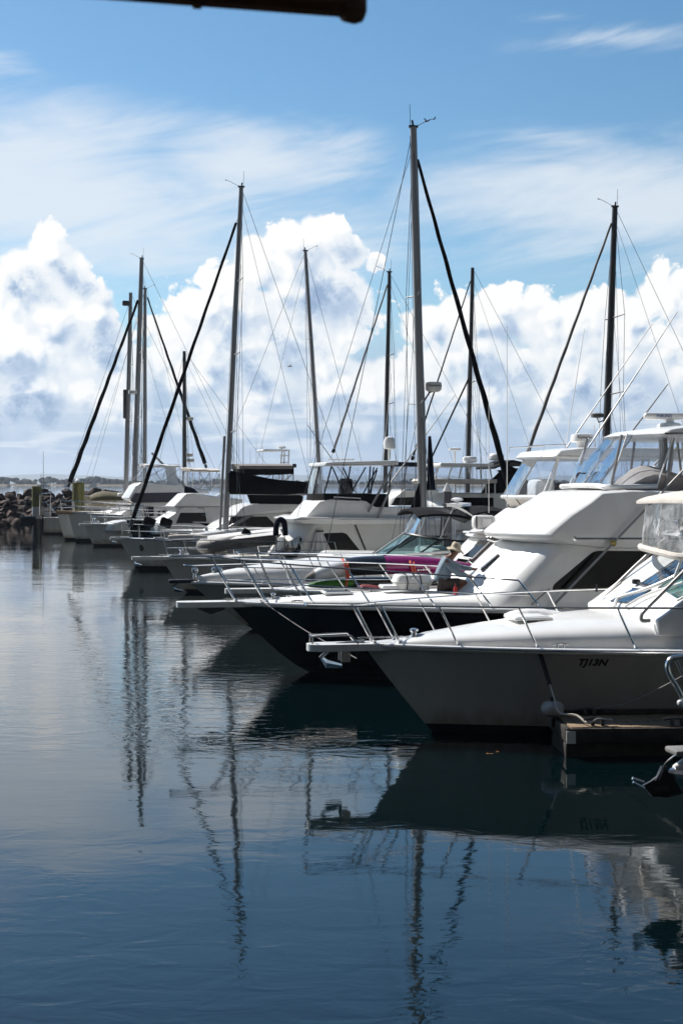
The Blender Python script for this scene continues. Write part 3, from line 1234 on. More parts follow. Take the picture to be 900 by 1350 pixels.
        if bar:
            s.tube('lower_hem', base, bar, frame, 5)
            s.tube('upper_hem', top, bar, frame, 5)

    def anchor(s, tip, scale=1., m='steel'):
        x, y, z = tip
        k = scale
        mb = MB()
        mb.tube([(x + .75 * k, y, z + .10 * k), (x + .30 * k, y, z + .06 * k), (x + .02 * k, y, z - .16 * k)], .028 * k, 6)
        mb.loft([[(x + .02 * k, y - .02, z - .13 * k), (x + .05 * k, y + .02, z - .13 * k), (x + .03 * k, y, z - .18 * k)],
                 [(x + .10 * k, y - .16 * k, z - .22 * k), (x + .18 * k, y + .16 * k, z - .22 * k), (x + .12 * k, y, z - .33 * k)],
                 [(x + .36 * k, y - .10 * k, z - .28 * k), (x + .40 * k, y + .10 * k, z - .28 * k), (x + .38 * k, y, z - .33 * k)]])
        return mb.build('anchor', M[m], s.root)

    def pulpit(s, length, w=.2, th=.08, m='gelcoat', back=.5, dz=0.):
        x0, _, z0 = s.sheer(0)
        out = []
        xs = [x0 - length, x0 - length + .05, x0 - length + .18, x0, x0 + back]
        ws = [.4, .75, 1., 1.05, 1.25]
        secs = [[(x, -w * k, z0 - th + dz), (x, w * k, z0 - th + dz), (x, w * k * 1.02, z0 + .02 + dz), (x, -w * k * 1.02, z0 + .02 + dz)] for x, k in zip(xs, ws)]
        return MB().loft(secs).build('bow_platform', M[m], s.root, angle=50)

    def hatch(s, x, y, z, a=.5, m='glass_dark'):
        o = MB().box((x, y, z), (a, a, .05), bev=.02).build('deck_hatch', M['gelcoat'], s.root)
        MB().box((x, y, z + .028), (a * .84, a * .84, .012), bev=.004).build('pane', M[m], o)

    def cleat(s, x, y, z, a=.24, m='steel'):
        mb = MB()
        mb.tube([(x - a / 2, y, z + .06), (x - a * .2, y, z + .075), (x + a * .2, y, z + .075), (x + a / 2, y, z + .06)], .013, 6)
        for d in (-.05, .05):
            mb.tube([(x + d, y, z), (x + d, y, z + .075)], .012, 6)
        mb.build('cleat', M[m], s.root)

    def windlass(s, x, z, k=1.):
        mb = MB()
        mb.lathe((x, 0, z), [(.11 * k, 0), (.11 * k, .03 * k), (.06 * k, .05 * k), (.05 * k, .13 * k), (.085 * k, .16 * k), (.085 * k, .19 * k), (.03, .21 * k)], 12)
        mb.box((x + .12 * k, .02, z + .05 * k), (.2 * k, .12 * k, .1 * k), bev=.02)
        mb.build('windlass', M['steel'], s.root)
        # chain to the roller
        mb = MB()
        x0 = s.sheer(0)[0]
        n = 16
        for i in range(n):
            xx = lerp(x - .1, x0 - .1, i / n)
            mb.box((xx, 0, z + .035), (.055, .03 if i % 2 else .014, .014 if i % 2 else .03))
        mb.build('anchor_chain', M['steel'], s.root)

    def aerial(s, p, h, r=.009, lean=0., m='white_paint'):
        return s.tube('aerial', [p, (p[0] + lean, p[1], p[2] + h)], r, m, 5, r2=r * .5)

    def lettering(s, body, px0, px1, py, height_k, on='hull', m='letter_black', shear=.2, offset=.012, v=None, name='lettering', z=None, off=.006, parent=None):
        """letters laid on the hull side (or on the plane y=v), spanning columns px0..px1 at row py"""
        vs_, fs_ = text_mesh(body, 1., shear, offset)
        xmin, xmax = min(p.x for p in vs_), max(p.x for p in vs_)
        ymin, ymax = min(p.y for p in vs_), max(p.y for p in vs_)
        vv = v if v is not None else -s.B / 2 * .7
        for _ in range(4):
            a, b = s.P(px0, py, vv), s.P(px1, py, vv)
            if v is None:
                vv = -s.hull_y((a.x + b.x) / 2, (a.z + b.z) / 2)
        kx = (b.x - a.x) / (xmax - xmin)
        kz = kx * height_k
        zc = (a.z + b.z) / 2
        out = []
        for p in vs_:
            x = a.x + (p.x - xmin) * kx
            zz = zc + (p.y - (ymin + ymax) / 2) * kz
            y = -(s.hull_y(x, zz) + off) if v is None else v - off
            out.append((x, y, zz))
        mb = MB()
        mb.add(out, fs_)
        return mb.build(name, M[m], parent or s.root, angle=30)


def radome(b, c, r, h, parent=None, text=None, px=None, name='radar_dome'):
    o = MB().lathe(c, [(r * .55, 0), (r * .9, .02), (r, h * .25), (r, h * .6), (r * .92, h * .85), (r * .6, h), (.0, h * 1.02)], 18).build(name, M['gelcoat'], parent or b.root, angle=50)
    return o


# ------------------------------------------------------------------ rigs
def rig(b, base, top, r=.10, spreaders=(.48,), spread=1.0, fore=None, furl=None, furl_r=(.035, .085), fore_at=1.0, back=None, boom=None, cover=None, wires=True, masthead=True, m='alloy', fork=None, step=None, inner=None):
    """mast with its spreaders, stays and rolled headsail; all points in the boat's frame"""
    base, top = Vector(base), Vector(top)
    ax = (top - base)
    H_ = ax.length
    if step is not None:
        base = base - ax / H_ * step
        ax = top - base
        H_ = ax.length
    mast = MB().tube([base, base + ax * .5, base + ax * .85, top], r, 10, r2=r * .72).build('mast', M[m], b.root)
    mb = MB()
    if masthead:
        mb.box(top + Vector((0, 0, .03)), (.30, .10, .07))
        mb.tube([top + Vector((-.12, 0, .05)), top + Vector((-.55, .05, .28)), top + Vector((-.72, .05, .30))], .010, 5)
        mb.tube([top + Vector((-.70, -.02, .30)), top + Vector((-.70, .14, .34))], .02, 5)
        mb.tube([top + Vector((.1, 0, .05)), top + Vector((.12, 0, .75))], .009, 5)
        mb.tube([top + Vector((.02, .04, .05)), top + Vector((.05, .04, .22))], .035, 6)
        mb.build('masthead_gear', M['alloy_dark'], mast)
    chain_x = base.x + .35
    wm = M['wire']
    lines = []
    tipsets = []
    for f in spreaders:
        p = base + ax * f
        sp = spread * (1.05 - .45 * f)
        tips = {}
        for sg in (-1, 1):
            tip = p + Vector((.16, sg * sp, .06))
            tips[sg] = tip
            MB().tube([p, tip], .034, 6, r2=.020).build('spreader', M[m], mast)
        tipsets.append(tips)
    if wires:
        for sg in (-1, 1):
            cp = Vector((chain_x, sg * b.B / 2 * .93, b.zm))
            pts = [cp] + [t[sg] for t in tipsets] + [top - ax * .015]
            MB().tube(pts, .0105, 4).build('shroud', wm, b.root)
            if tipsets:
                MB().tube([cp + Vector((-.45, 0, 0)), base + ax * spreaders[0]], .009, 4).build('shroud', wm, b.root)
                MB().tube([cp + Vector((.15, 0, 0)), tipsets[0][sg] * .5 + (base + ax * spreaders[-1]) * .5, top - ax * .30], .007, 4).build('shroud', wm, b.root)
                MB().tube([cp + Vector((.5, 0, 0)), base + ax * spreaders[0]], .008, 4).build('shroud', wm, b.root)
        stern = Vector((b.L - b.over - .1, 0, b.zs + .1))
        bk = Vector(back) if back is not None else stern
        MB().tube([top, bk], .0105, 4).build('backstay', wm, b.root)
        for k, (dx, sw) in enumerate(((.22, .4), (-.16, -.3), (.30, .9))):
            MB().tube([top - ax * (.02 + .1 * k) + Vector((dx * .5, 0, 0)), base + Vector((dx * 1.3 + (.5 if k == 2 else 0), sw * .25, .4))], .008, 4).build('halyard', wm, b.root)
        MB().tube([top - ax * .04, base + Vector((4.2, .1, 1.4))], .008, 4).build('topping_lift', wm, b.root)
    if fore is not None:
        fore = Vector(fore)
        head = base + ax * fore_at
        d = fore - head
        if furl:
            a, z = head + d * .035, head + d * .955
            pts = [lerp(a, z, i / 10) for i in range(11)]
            # rolled sailcloth: slightly lumpy, with the wrap of the sun strip winding round it
            n_ = 90
            e1 = d.normalized().orthogonal().normalized()
            e2 = d.normalized().cross(e1)
            secs = []
            for i in range(n_ + 1):
                t_ = i / n_
                rr = lerp(furl_r[0], furl_r[1], t_)
                row = []
                for k in range(10):
                    a_ = 2 * PI * k / 10
                    w_ = 1 + .10 * math.cos(a_ - t_ * 46) + .05 * math.sin(t_ * 60 + k)
                    row.append(lerp(a, z, t_) + (e1 * math.cos(a_) + e2 * math.sin(a_)) * rr * w_)
                secs.append(row)
            MB().loft(secs).build('furled_headsail', M[furl], b.root, angle=50)
            MB().tube([head, fore], .012, 5).build('forestay', M['steel'], b.root)
            mb = MB().tube([head + d * .958, head + d * .978], .10, 8)
            mb.build('furling_drum', M['boot_black'], b.root)
        else:
            MB().tube([head, fore], .011, 5).build('forestay', wm, b.root)
    if inner is not None:
        q0, q1, rr, mm = inner
        MB().tube([base + ax * q0, q1], rr, 5).build('inner_stay', M[mm], b.root)
    if boom is not None:
        b0 = base + ax * 0 + Vector((.12, 0, boom[0]))
        b1 = Vector((base.x + boom[1], 0, b0.z + boom[2]))
        bo = MB().tube([b0, b1], .07, 8).build('boom', M[m], b.root)
        if cover:
            secs = []
            for i in range(10):
                t = i / 9
                c_ = lerp(b0, b1, t)
                hh = lerp(cover[1], cover[2], t ** .7)
                ww = lerp(.20, .10, t)
                lump = .03 * math.sin(9 * t)
                secs.append([(c_.x, ww * math.cos(a) + 0, c_.z - .08 + (hh + lump) * (.5 + .5 * math.sin(a))) for a in [2 * PI * k / 10 for k in range(10)]])
            MB().loft(secs).build('sail_cover', M[cover[0]], b.root, angle=60)
    return mast
# ================================================================== nearest boat: white express cruiser
def boat_cruiser():
    b = Boat('motor_cruiser', 'white express cruiser with registration TJ13N on its shaded bow, nearest whole boat', 'motor cruiser', 570, 965, 10)
    b.hull(11.5, 3.9, 1.40, 1.40, 1.3, 1.12, m='hull_white', bootq=.10, flare=1.75, stem=.95, rub_r=.045)
    # bright metal strip on the rubbing band
    pts = []
    for i in range(40):
        t = 1 - (i / 39) * .985
        x, w, z = b.sheer(t); pts.append((x, -w - .05, z - .015))
    MB().tube(pts, .012, 5).build('rub_strip', M['rail_steel'], b.root)
    # raised foredeck
    secs = []
    for (x, zt, k, up) in ((-.62, 1.43, .30, .0), (-.45, 1.475, .62, .0), (.0, 1.55, .78, .0), (.7, 1.635, .82, .0), (1.7, 1.74, .84, .0), (2.7, 1.80, .845, 0), (3.6, 1.85, .85, 0), (4.6, 1.92, .85, 0), (6.2, 1.95, .85, 0)):
        _, w, z = b.sheer(b.tx(x))
        w = max(.06, w * k)
        row = []
        for i in range(17):
            a = PI * i / 16
            cs, sn = math.cos(a), math.sin(a)
            row.append((x, -w * (1 if cs > 0 else -1) * abs(cs) ** .55, z - .03 + (zt - z + .03) * sn ** .62))
        secs.append(row)
    MB().loft(secs).build('raised_foredeck', M['gelcoat'], b.root, angle=60)
    b.pulpit(.86, .19, .085, back=.6)
    x0, _, z0 = b.sheer(0)
    b.anchor((x0 - .68, 0, z0 - .05), .95)
    mb = MB()
    mb.box((x0 - .28, -.12, z0 - .16), (.14, .02, .2), bev=.0)
    mb.box((x0 - .28, .12, z0 - .16), (.14, .02, .2), bev=.0)
    mb.build('anchor_bracket', M['steel'], b.root)
    mb = MB().tube([(x0 - .80, -.15, z0 + .03), (x0 - .80, -.15, z0 + .14), (x0 - .78, 0, z0 + .14), (x0 - .80, .15, z0 + .14), (x0 - .80, .15, z0 + .03)], .014, 6)
    mb.tube([(x0 - .80, -.15, z0 + .14), (x0 - .2, -.2, z0 + .15), (x0 - .1, -.22, z0 + .03)], .014, 6)
    mb.tube([(x0 - .80, .15, z0 + .14), (x0 - .2, .2, z0 + .15), (x0 - .1, .22, z0 + .03)], .014, 6)
    mb.build('pulpit_step', M['rail_steel'], b.root)
    b.rail([.012, .045, .115, .21, .33, .47, .62], .60, .27, .86, r=.0165, drop=-.05)
    b.windlass(-.30, 1.46, .8)
    for sg in (-1, 1):
        x, w, z = b.sheer(.24)
        b.cleat(x, sg * (w - .07), z + .01)
    b.hatch(1.55, 0, 1.765, .62, 'gelcoat_old')
    # folded dinghy cover / clear bag lying on the foredeck
    mb = MB()
    secs = []
    for i in range(9):
        t = i / 8
        rr = .05 + .07 * math.sin(PI * t)
        c_ = Vector((1.35 + .95 * t, .55, 1.70 + .012 * math.sin(7 * t)))
        secs.append([(c_.x, c_.y + rr * 2.2 * math.cos(a), c_.z + rr * (1 + .25 * math.sin(3 * a + 4 * t)) * (.6 + math.sin(a) * .6)) for a in [2 * PI * k / 10 for k in range(10)]])
    MB().loft(secs).build('rolled_cover', M['canvas_white'], b.root, angle=60)
    b.lettering('TJ13N', 763, 798, 874.5, .95, shear=.10, offset=.045, name='registration_lettering')

    # windscreen: a slope across the boat
    A, T = b.P(783, 790, 1.4), b.P(860, 731, 1.4)
    A, T = (A.x, A.z), (T.x, T.z)
    b.body('windscreen_base', [(A[0] - .1, A[1] - .06), A, T, (T[0] + .3, T[1] + .03), (7.4, T[1]), (7.4, 1.6), (A[0] - .1, 1.6)], 1.50, 'gelcoat', curve=.0, rnd=.05, corner=.03, tum=.08)
    b.slope_panel([(805, 793), (833, 776), (857, 779), (829, 796)], A, T, 'glass_blue', 'windscreen_pane', frame='boot_black', fr=.010)
    b.slope_panel([(845, 770), (893, 737), (912, 742), (862, 774)], A, T, 'glass_blue', 'windscreen_pane', frame='boot_black', fr=.010)
    b.slope_panel([(868, 776), (915, 745), (935, 770), (893, 792)], A, T, 'glass_teal', 'windscreen_pane', frame='gelcoat', fr=.02)
    n = Vector((-(T[1] - A[1]), 0, T[0] - A[0])).normalized() * .05
    w0 = [b.on_plane(x, y, A, T) + n for (x, y) in ((858, 778), (840, 770), (834, 768))]
    o = b.tube('wiper', [w0[0], w0[1]], .012, 'boot_black')
    MB().box(w0[1], (.12, .1, .08), bev=.02).build('wiper_motor', M['boot_black'], o)
    w1 = [b.on_plane(x, y, A, T) + n for (x, y) in ((852, 768), (888, 746))]
    b.tube('wiper', w1, .010, 'white_paint')
    # side windows of teal glass
    b.window([(906, 806), (925, 775), (985, 752), (1010, 806)], 1.50, .08, 1.6, 'glass_teal', 'side_window', frame='gelcoat')
    # white curved coaming rail in front of the glass
    b.tube('windscreen_frame', spline([b.on_plane(x, y, A, T) + n * 1.5 for (x, y) in ((813, 805), (815, 797), (823, 791), (850, 783), (882, 770), (905, 757), (930, 740))], 5), .030, 'gelcoat', 8)
    b.tube('windscreen_frame', spline([b.on_plane(x, y, A, T) + n * 1.2 for (x, y) in ((826, 804), (850, 790), (880, 779), (915, 768))], 5), .022, 'gelcoat', 8)
    # hardtop on tube legs
    zt = b.P(863, 702, 1.2).z
    xf = b.P(863, 702, 1.2).x
    b.body('hardtop', [(xf, zt - .03), (xf + .12, zt + .03), (xf + 1.3, zt + .07), (xf + 2.6, zt + .05), (xf + 2.6, zt - .04), (xf + .2, zt - .06)], 1.38, 'gelcoat', curve=.14, rnd=.04, corner=.03)
    b.tube('hardtop_leg', spline([b.P(781, 803, 1.28), b.P(783, 795, 1.28), b.P(793, 789, 1.28), b.P(835, 748, 1.25), b.P(881, 706, 1.2)], 5), .030, 'alloy', 8)
    b.tube('hardtop_leg', spline([b.P(789, 800, 1.22), b.P(791, 791, 1.22), b.P(800, 783, 1.2), b.P(818, 768, 1.2)], 5), .024, 'alloy', 8)
    b.tube('hardtop_leg', spline([b.P(856, 818, -1.30), b.P(846, 818, -1.30), b.P(845, 811, -1.30), b.P(851, 803, -1.3), b.P(880, 774, -1.28), b.P(955, 700, -1.2)], 5), .030, 'alloy', 8)
    b.tube('hardtop_leg', [b.P(888, 762, -.9), b.P(906, 715, -.9)], .024, 'white_paint', 8)
    # clear awning curtain rolled below a beige top, farther aft
    def at(px, py, v): return b.P(px, py, v)
    base = [at(905, 742, 1.55), at(851, 722, 1.35), at(846, 722, .75), at(868, 728, -.2), at(905, 735, -1.0), at(985, 735, -1.2)]
    top = [at(905, 662, 1.5), at(856, 666, 1.3), at(851, 667, .7), at(872, 664, -.2), at(906, 664, -1.0), at(985, 662, -1.2)]
    b.enclosure(base, top, 'vinyl_milky', 'canvas_beige', .012, .05)
    b.tube('rolled_hem', spline(base, 5), .055, 'canvas_beige', 8)
    pr = []
    for i, (p, q) in enumerate(zip(top, base)):
        pr.append(p)
    secs = []
    for k in range(7):
        t = k / 6
        row = []
        for i in range(9):
            u = i / 8
            x = lerp(lerp(top[1].x, top[2].x, .5), top[-1].x, u ** 1.2)
            y = lerp(1.5, -1.4, t)
            z = lerp(top[1].z, top[-1].z, u) + .07 + .10 * math.sin(PI * t) * min(1, u * 4 + .3) + .05 * math.sin(PI * u)
            row.append((x + .25 * t, y, z))
        secs.append(row)
    MB().loft([[Vector(p) for p in r_] + [Vector(p) - Vector((0, 0, .05)) for p in reversed(r_)] for r_ in secs]).build('awning_top', M['canvas_beige'], b.root, angle=60)
    # searchlight on the hardtop
    q = b.P(884, 693, .3)
    mb = MB().box((q.x + .22, .3, q.z), (.34, .26, .20), bev=.05)
    mb.lathe((q.x + .22, .3, q.z - .2), [(.07, 0), (.06, .12)], 10)
    o = mb.build('searchlight', M['steel'], b.root)
    MB().box((q.x + .045, .3, q.z), (.02, .2, .14), bev=.008).build('lens', M['glass_dark'], o)
    b.aerial(at(786, 780, 1.2), .12, .025, 0, 'boot_black')
    return b


B1 = boat_cruiser()


# ================================================================== navy-hulled flybridge boat with the man on its foredeck
def boat_navy():
    b = Boat('flybridge_boat', 'dark navy hulled flybridge boat with white upperworks, a man crouching on its foredeck', 'motor yacht', 408, 886, 10)
    b.hull(13.6, 4.3, 1.47, 1.38, 1.25, 1.70, m='hull_navy', bootq=.08, flare=1.9, stem=.80, rub='gelcoat', rub_r=.05)
    b.pulpit(1.02, .20, .09, back=.8)
    x0, _, z0 = b.sheer(0)
    mb = MB().loft([[(x0 - .62, -.05, z0 - .09), (x0 - .62, .05, z0 - .09), (x0 - .58, 0, z0 - .14)], [(x0 - .35, -.13, z0 - .09), (x0 - .35, .13, z0 - .09), (x0 - .33, 0, z0 - .25)], [(x0 - .02, -.06, z0 - .09), (x0 - .02, .06, z0 - .09), (x0 - .04, 0, z0 - .16)]])
    mb.build('anchor', M['alloy_dark'], b.root)
    b.rail([.010, .055, .12, .20, .29, .37, .44], .93, .46, 1.12, r=.018, mid=.48, drop=.34)
    b.windlass(-.75, 1.50, .65)
    secs = []
    for (x, zt, k) in ((-.9, 1.49, .3), (-.6, 1.53, .6), (.5, 1.57, .74), (2., 1.61, .78), (4.2, 1.63, .8)):
        _, w, z = b.sheer(b.tx(x))
        w = max(.05, w * k)
        secs.append([(x, -w * (1 if math.cos(a) > 0 else -1) * abs(math.cos(a)) ** .6, z - .03 + (zt - z + .03) * math.sin(a) ** .6) for a in [PI * i / 14 for i in range(15)]])
    MB().loft(secs).build('raised_foredeck', M['deck_white'], b.root, angle=60)
    b.hatch(.6, .2, 1.62, .6)
    x, w, z = b.sheer(.10)
    for sg in (-1, 1):
        b.cleat(x, sg * (w - .12), z)
    # trunk cabin sweeping up into the bridge
    V = -1.0
    cab = b.prof([(596, 793), (628, 766), (655, 741), (683, 716), (760, 700), (1010, 700), (1010, 840), (596, 840)], V)
    HW = 1.78
    b.body('cabin', cab, HW, 'gelcoat', curve=.85, rnd=.24, corner=.22, angle=60)
    brow = b.prof([(660, 704), (672, 694), (700, 676), (728, 662), (749, 649), (800, 646), (1010, 650), (1010, 722), (850, 722), (745, 721), (690, 716), (664, 710)], V)
    b.body('bridge', brow, 1.86, 'gelcoat', curve=.75, rnd=.14, corner=.05, angle=60)
    q0, q1 = b.P(757, 710, -1.86), b.P(850, 710, -1.86)
    b.tube('bridge_trim', [q0 - Vector((0, .008, 0)), q1 - Vector((0, .008, 0)), b.P(1000, 711, -1.87)], .02, 'steel')
    MB().lathe(q0 + Vector((0, 0, 0)), [(.0, -.02), (.045, -.02), (.045, .01), (0, .02)], 10, Matrix.Rotation(PI / 2, 3, 'X')).build('side_light', M['steel'], b.root)
    b.window([(727, 779), (729, 771), (780, 728), (788, 726), (905, 727), (905, 755), (860, 779)], HW, 0, 0, 'glass_black', 'saloon_window', corner=.10)
    # front windows of the saloon under the brow
    # bridge screen of clear vinyl between coaming and hardtop
    zb = b.P(750, 642, 0).z
    fb = b.P(747, 643, 1.0)
    ft = b.P(792, 577, 1.0)
    cb = b.P(803, 646, -1.25)
    ct = b.P(826, 579, -1.2)
    base = [Vector((cb.x + 2.7, 1.45, zb)), Vector((cb.x + .05, 1.32, zb)), Vector((fb.x + .03, .75, zb + .02)), Vector((fb.x, .0, zb + .03)), Vector((fb.x + .06, -.75, zb + .02)), Vector((cb.x - .02, -1.30, zb)), Vector((cb.x + .95, -1.42, zb + .02))]
    zt = ft.z
    top = [Vector((ct.x + 2.4, 1.4, zt)), Vector((ct.x + .1, 1.25, zt)), Vector((ft.x + .03, .7, zt + .03)), Vector((ft.x, .0, zt + .04)), Vector((ft.x + .06, -.7, zt + .03)), Vector((ct.x, -1.22, zt)), Vector((ct.x + .95, -1.38, zt + .01))]
    b.enclosure(base, top, 'vinyl', 'white_paint', .020, .07)
    b.tube('screen_sill', spline(base, 5), .055, 'canvas_white', 8)
    # hardtop with its dropped edge
    ht = b.prof([(786, 577), (800, 571), (840, 566), (1010, 570), (1010, 585), (826, 582), (800, 580)], .9)
    b.body('hardtop', ht, 1.62, 'gelcoat', curve=.45, rnd=.08, corner=.04)
    z_ = zt - .02
    for (dx, v, lean) in ((.0, -1.3, .16), (1.15, -1.4, .12), (1.75, -1.42, .05), (2.55, -1.42, -.12), (.2, 1.3, .16), (1.5, 1.42, .08), (2.8, 1.42, -.1)):
        xx = cb.x + dx
        b.tube('hardtop_post', [(xx, v, zb), (xx + lean * 1.6, v * .97, z_)], .030, 'alloy', 7)
    for (dx, v) in ((1.3, -1.0), (1.55, -.2), (1.9, -.9), (2.1, .5), (2.35, -.3)):
        xx = cb.x + dx
        mb = MB().tube(spline([(xx, v, zt), (xx + .02, v, zt - .4), (xx - .03, v + .05, zt - 1.0), (xx + .04, v, zb - .1)], 4), .045, 6)
        mb.build('rolled_curtain', M['canvas_white' if v > -.4 else 'canvas_grey'], b.root)
    # covered helm seats and console
    secs = []
    for i in range(12):
        t = i / 11
        x = cb.x + .30 + 2.3 * t
        h = [.05, .26, .42, .50, .50, .45, .38, .30, .25, .20, .14, .03][i]
        secs.append([(x, -1.36 + 1.5 * (k / 8), zb - .06 + h * (math.sin(PI * min(1, .12 + k / 8 * 1.0)) ** .5 if k < 8 else .0) * (1 + .06 * math.sin(5 * k + 3 * t))) for k in range(9)])
    MB().loft([[*r_, (r_[-1][0], .14, zb - .1), (r_[0][0], -1.36, zb - .1)] for r_ in secs]).build('console_cover', M['canvas_taupe'], b.root, angle=60)
    # far side grab ladder seen through the curtains
    p0, p1 = b.P(848, 640, .9), b.P(892, 590, .9)
    mb = MB()
    for dv in (0, .4):
        mb.tube([p0 + Vector((0, dv, 0)), p1 + Vector((0, dv, 0))], .03, 6)
    for i in range(5):
        t = (i + .5) / 5
        mb.tube([lerp(p0, p1, t), lerp(p0, p1, t) + Vector((0, .4, 0))], .022, 6)
    mb.build('ladder', M['white_paint'], b.root)
    # dark helm console inside
    MB().box((cb.x + .25, .35, zb + .12), (.35, 1.3, .42), bev=.08).build('helm_console', M['canvas_black'], b.root)
    # open-array radar
    q = b.P(882, 571, .0)
    o = MB().lathe((q.x, 0, q.z), [(.20, -.06), (.17, .0), (.20, .05), (.26, .09), (.27, .15), (.22, .21), (.10, .23), (.09, .30)], 18).build('radar_pedestal', M['gelcoat'], b.root, angle=60)
    pa, pb = b.P(848, 550, 0), b.P(920, 548, 0)
    c = (pa + pb) / 2
    bar = MB().box((c.x, 0, c.z), ((pb - pa).x, .16, .155), bev=.06).build('radar_array', M['gelcoat'], b.root, angle=60)
    b.lettering('FURUNO', 865, 885, 548.5, 1.0, v=-.082, m='letter_blue', shear=0, offset=.02, parent=bar)
    for (px, py, h) in ((834, 572, .0), (905, 570, 1.6)):
        if h:
            b.aerial(b.P(px, py, .9), h, .014)
    # outrigger pole lying back along the side
    a, m_, e = b.P(729, 798, -1.97), b.P(808, 716, -2.0), b.P(1010, 505, -2.1)
    o = b.tube('outrigger', [a, e], .028, 'alloy', 8, r2=.016)
    MB().ball(m_, .07, 8, 6).build('outrigger_joint', M['brass'], o)
    o2 = b.tube('outrigger', [b.P(700, 797, -1.9), b.P(724, 776, -1.95)], .012, 'wire', 5)
    # starboard outrigger rising beyond the hardtop
    b.tube('outrigger', [b.P(775, 590, 1.9), b.P(892, 411, 2.4)], .022, 'alloy', 7, r2=.010)
    b.tube('outrigger', [b.P(830, 572, 1.7), b.P(880, 506, 2.0)], .020, 'alloy_dark', 7, r2=.012)
    # handrail on the cabin side and a propped hatch at the man's work
    hp = [b.P(634, 749, -.55), b.P(656, 731, -.55), b.P(660, 733, -.1), b.P(638, 752, -.1)]
    o = MB().plate(hp, .04, (.5, -.3, .8)).build('hatch_lid', M['glass_blue'], b.root)
    MB().tube(hp, .018, 6, closed=True).build('frame', M['steel'], o)
    # folded grey sheet hanging from the trunk front
    return b


B2 = boat_navy()


# ---------------- things on that foredeck
def foredeck_things():
    b = B2
    # white two-piece canister
    p0, p1 = b.P(518, 790, .1), b.P(567, 790, .1)
    zb = 1.66
    t = empty('liferaft_canister', b.world((lerp(p0.x, p1.x, .5), .1, zb)), b.yaw, 'white moulded liferaft canister strapped down on the navy boat foredeck', 'liferaft')
    Lc = (p1 - p0).x
    hh = b.P(540, 757, .1).z - zb
    hm = hh * .52

    def shell(z0, z1, k0, k1, nm, m, kt=.8):
        secs = []
        for (f, k) in ((0, k0), (.08, k0 * 1.03), (.5, lerp(k0, k1, .5)), (.85, k1), (.97, k1 * .95), (1., k1 * .82)):
            z = lerp(z0, z1, f)
            ring = []
            for i in range(28):
                a = 2 * PI * i / 28
                cs, sn = math.cos(a), math.sin(a)
                ring.append((Lc / 2 * k * (1 if cs > 0 else -1) * abs(cs) ** .45, .30 * k * (1 if sn > 0 else -1) * abs(sn) ** .45, z))
            secs.append(ring)
        return MB().loft(secs).build(nm, M[m], t, angle=50)
    shell(0, hm, .86, .98, 'lower_shell', 'gelcoat_old')
    shell(hm, hh, 1.02, .93, 'lid', 'gelcoat')
    for xx in (-.22 * Lc, .14 * Lc):
        pts = [(xx, -.29, .0), (xx + .02, -.318, hm), (xx, -.30, hh * .93), (xx, -.2, hh + .012), (xx, .2, hh + .012), (xx, .31, hm), (xx, .28, 0)]
        MB().tube(pts, .013, 5).build('strap', M['rope_black'], t)
    for xx in (-.07 * Lc, .04 * Lc):
        MB().box((xx, -.31, hm + .1), (.06, .03, .03), bev=.01).build('latch', M['steel'], t)
    MB().box((-Lc * .48, .05, .06), (.55, .5, .08), bev=.03).build('cradle', M['gelcoat'], t)
    # red bottle
    p = b.P(600, 795, -.75)
    t = empty('spray_bottle', b.world((p.x, p.y, 1.60)), 0, 'small red bottle standing on the white deck by the crouching man', 'bottle')
    MB().lathe((0, 0, 0), [(.038, 0), (.042, .02), (.042, .14), (.022, .18)], 12).build('body', M['red'], t)
    MB().lathe((0, 0, .18), [(.02, 0), (.02, .04), (.012, .055)], 10).build('cap', M['red_dark'], t)
    # crumpled dark red cover low on the deck
    p = b.P(486, 784, .6)
    mb = MB()
    mb.ball((0, 0, .03), .16, 12, 6, (1.5, 1.1, .45))
    for k, a in enumerate(mb.v):
        j = 1 + .3 * noise.noise(Vector(a) * 9)
        mb.v[k] = (a[0] * j, a[1] * j, max(0, a[2] * j))
    o = mb.build('deck_cloth', M['red_dark'], None, 60, b.world((p.x, p.y, 1.64)))
    tag(o, 'dark red cloth bundled on the navy boat foredeck left of the canister', 'cloth')
    # beige rag the man works with
    p = b.P(641, 755, -.35)
    mb = MB()
    mb.ball((0, 0, 0), .10, 12, 6, (1.3, .9, .55))
    for k, a in enumerate(mb.v):
        j = 1 + .5 * noise.noise(Vector(a) * 14)
        mb.v[k] = (a[0] * j, a[1] * j, a[2] * j)
    o = mb.build('cleaning_rag', M['hat'], None, 60, b.world(p))
    tag(o, 'beige cleaning rag on the cabin front beside the man', 'cloth')


foredeck_things()


# ================================================================== the man
def skin_obj(name, nodes, edges, root, mat_, parent, sub=2):
    me = bpy.data.meshes.new(name)
    keys = list(nodes)
    me.from_pydata([nodes[k][0] for k in keys], [(keys.index(a), keys.index(c_)) for a, c_ in edges], [])
    o = bpy.data.objects.new(name, me)
    COL.objects.link(o)
    o.parent = parent
    sm = o.modifiers.new('Skin', 'SKIN')
    sm.use_smooth_shade = True
    sk = me.skin_vertices[0].data
    for i, k in enumerate(keys):
        r = nodes[k][1]
        sk[i].radius = r if isinstance(r, tuple) else (r, r)
        sk[i].use_root = (k == root)
    ss = o.modifiers.new('Subdivision', 'SUBSURF')
    ss.levels = sub
    ss.render_levels = sub
    me.materials.append(mat_)
    return o


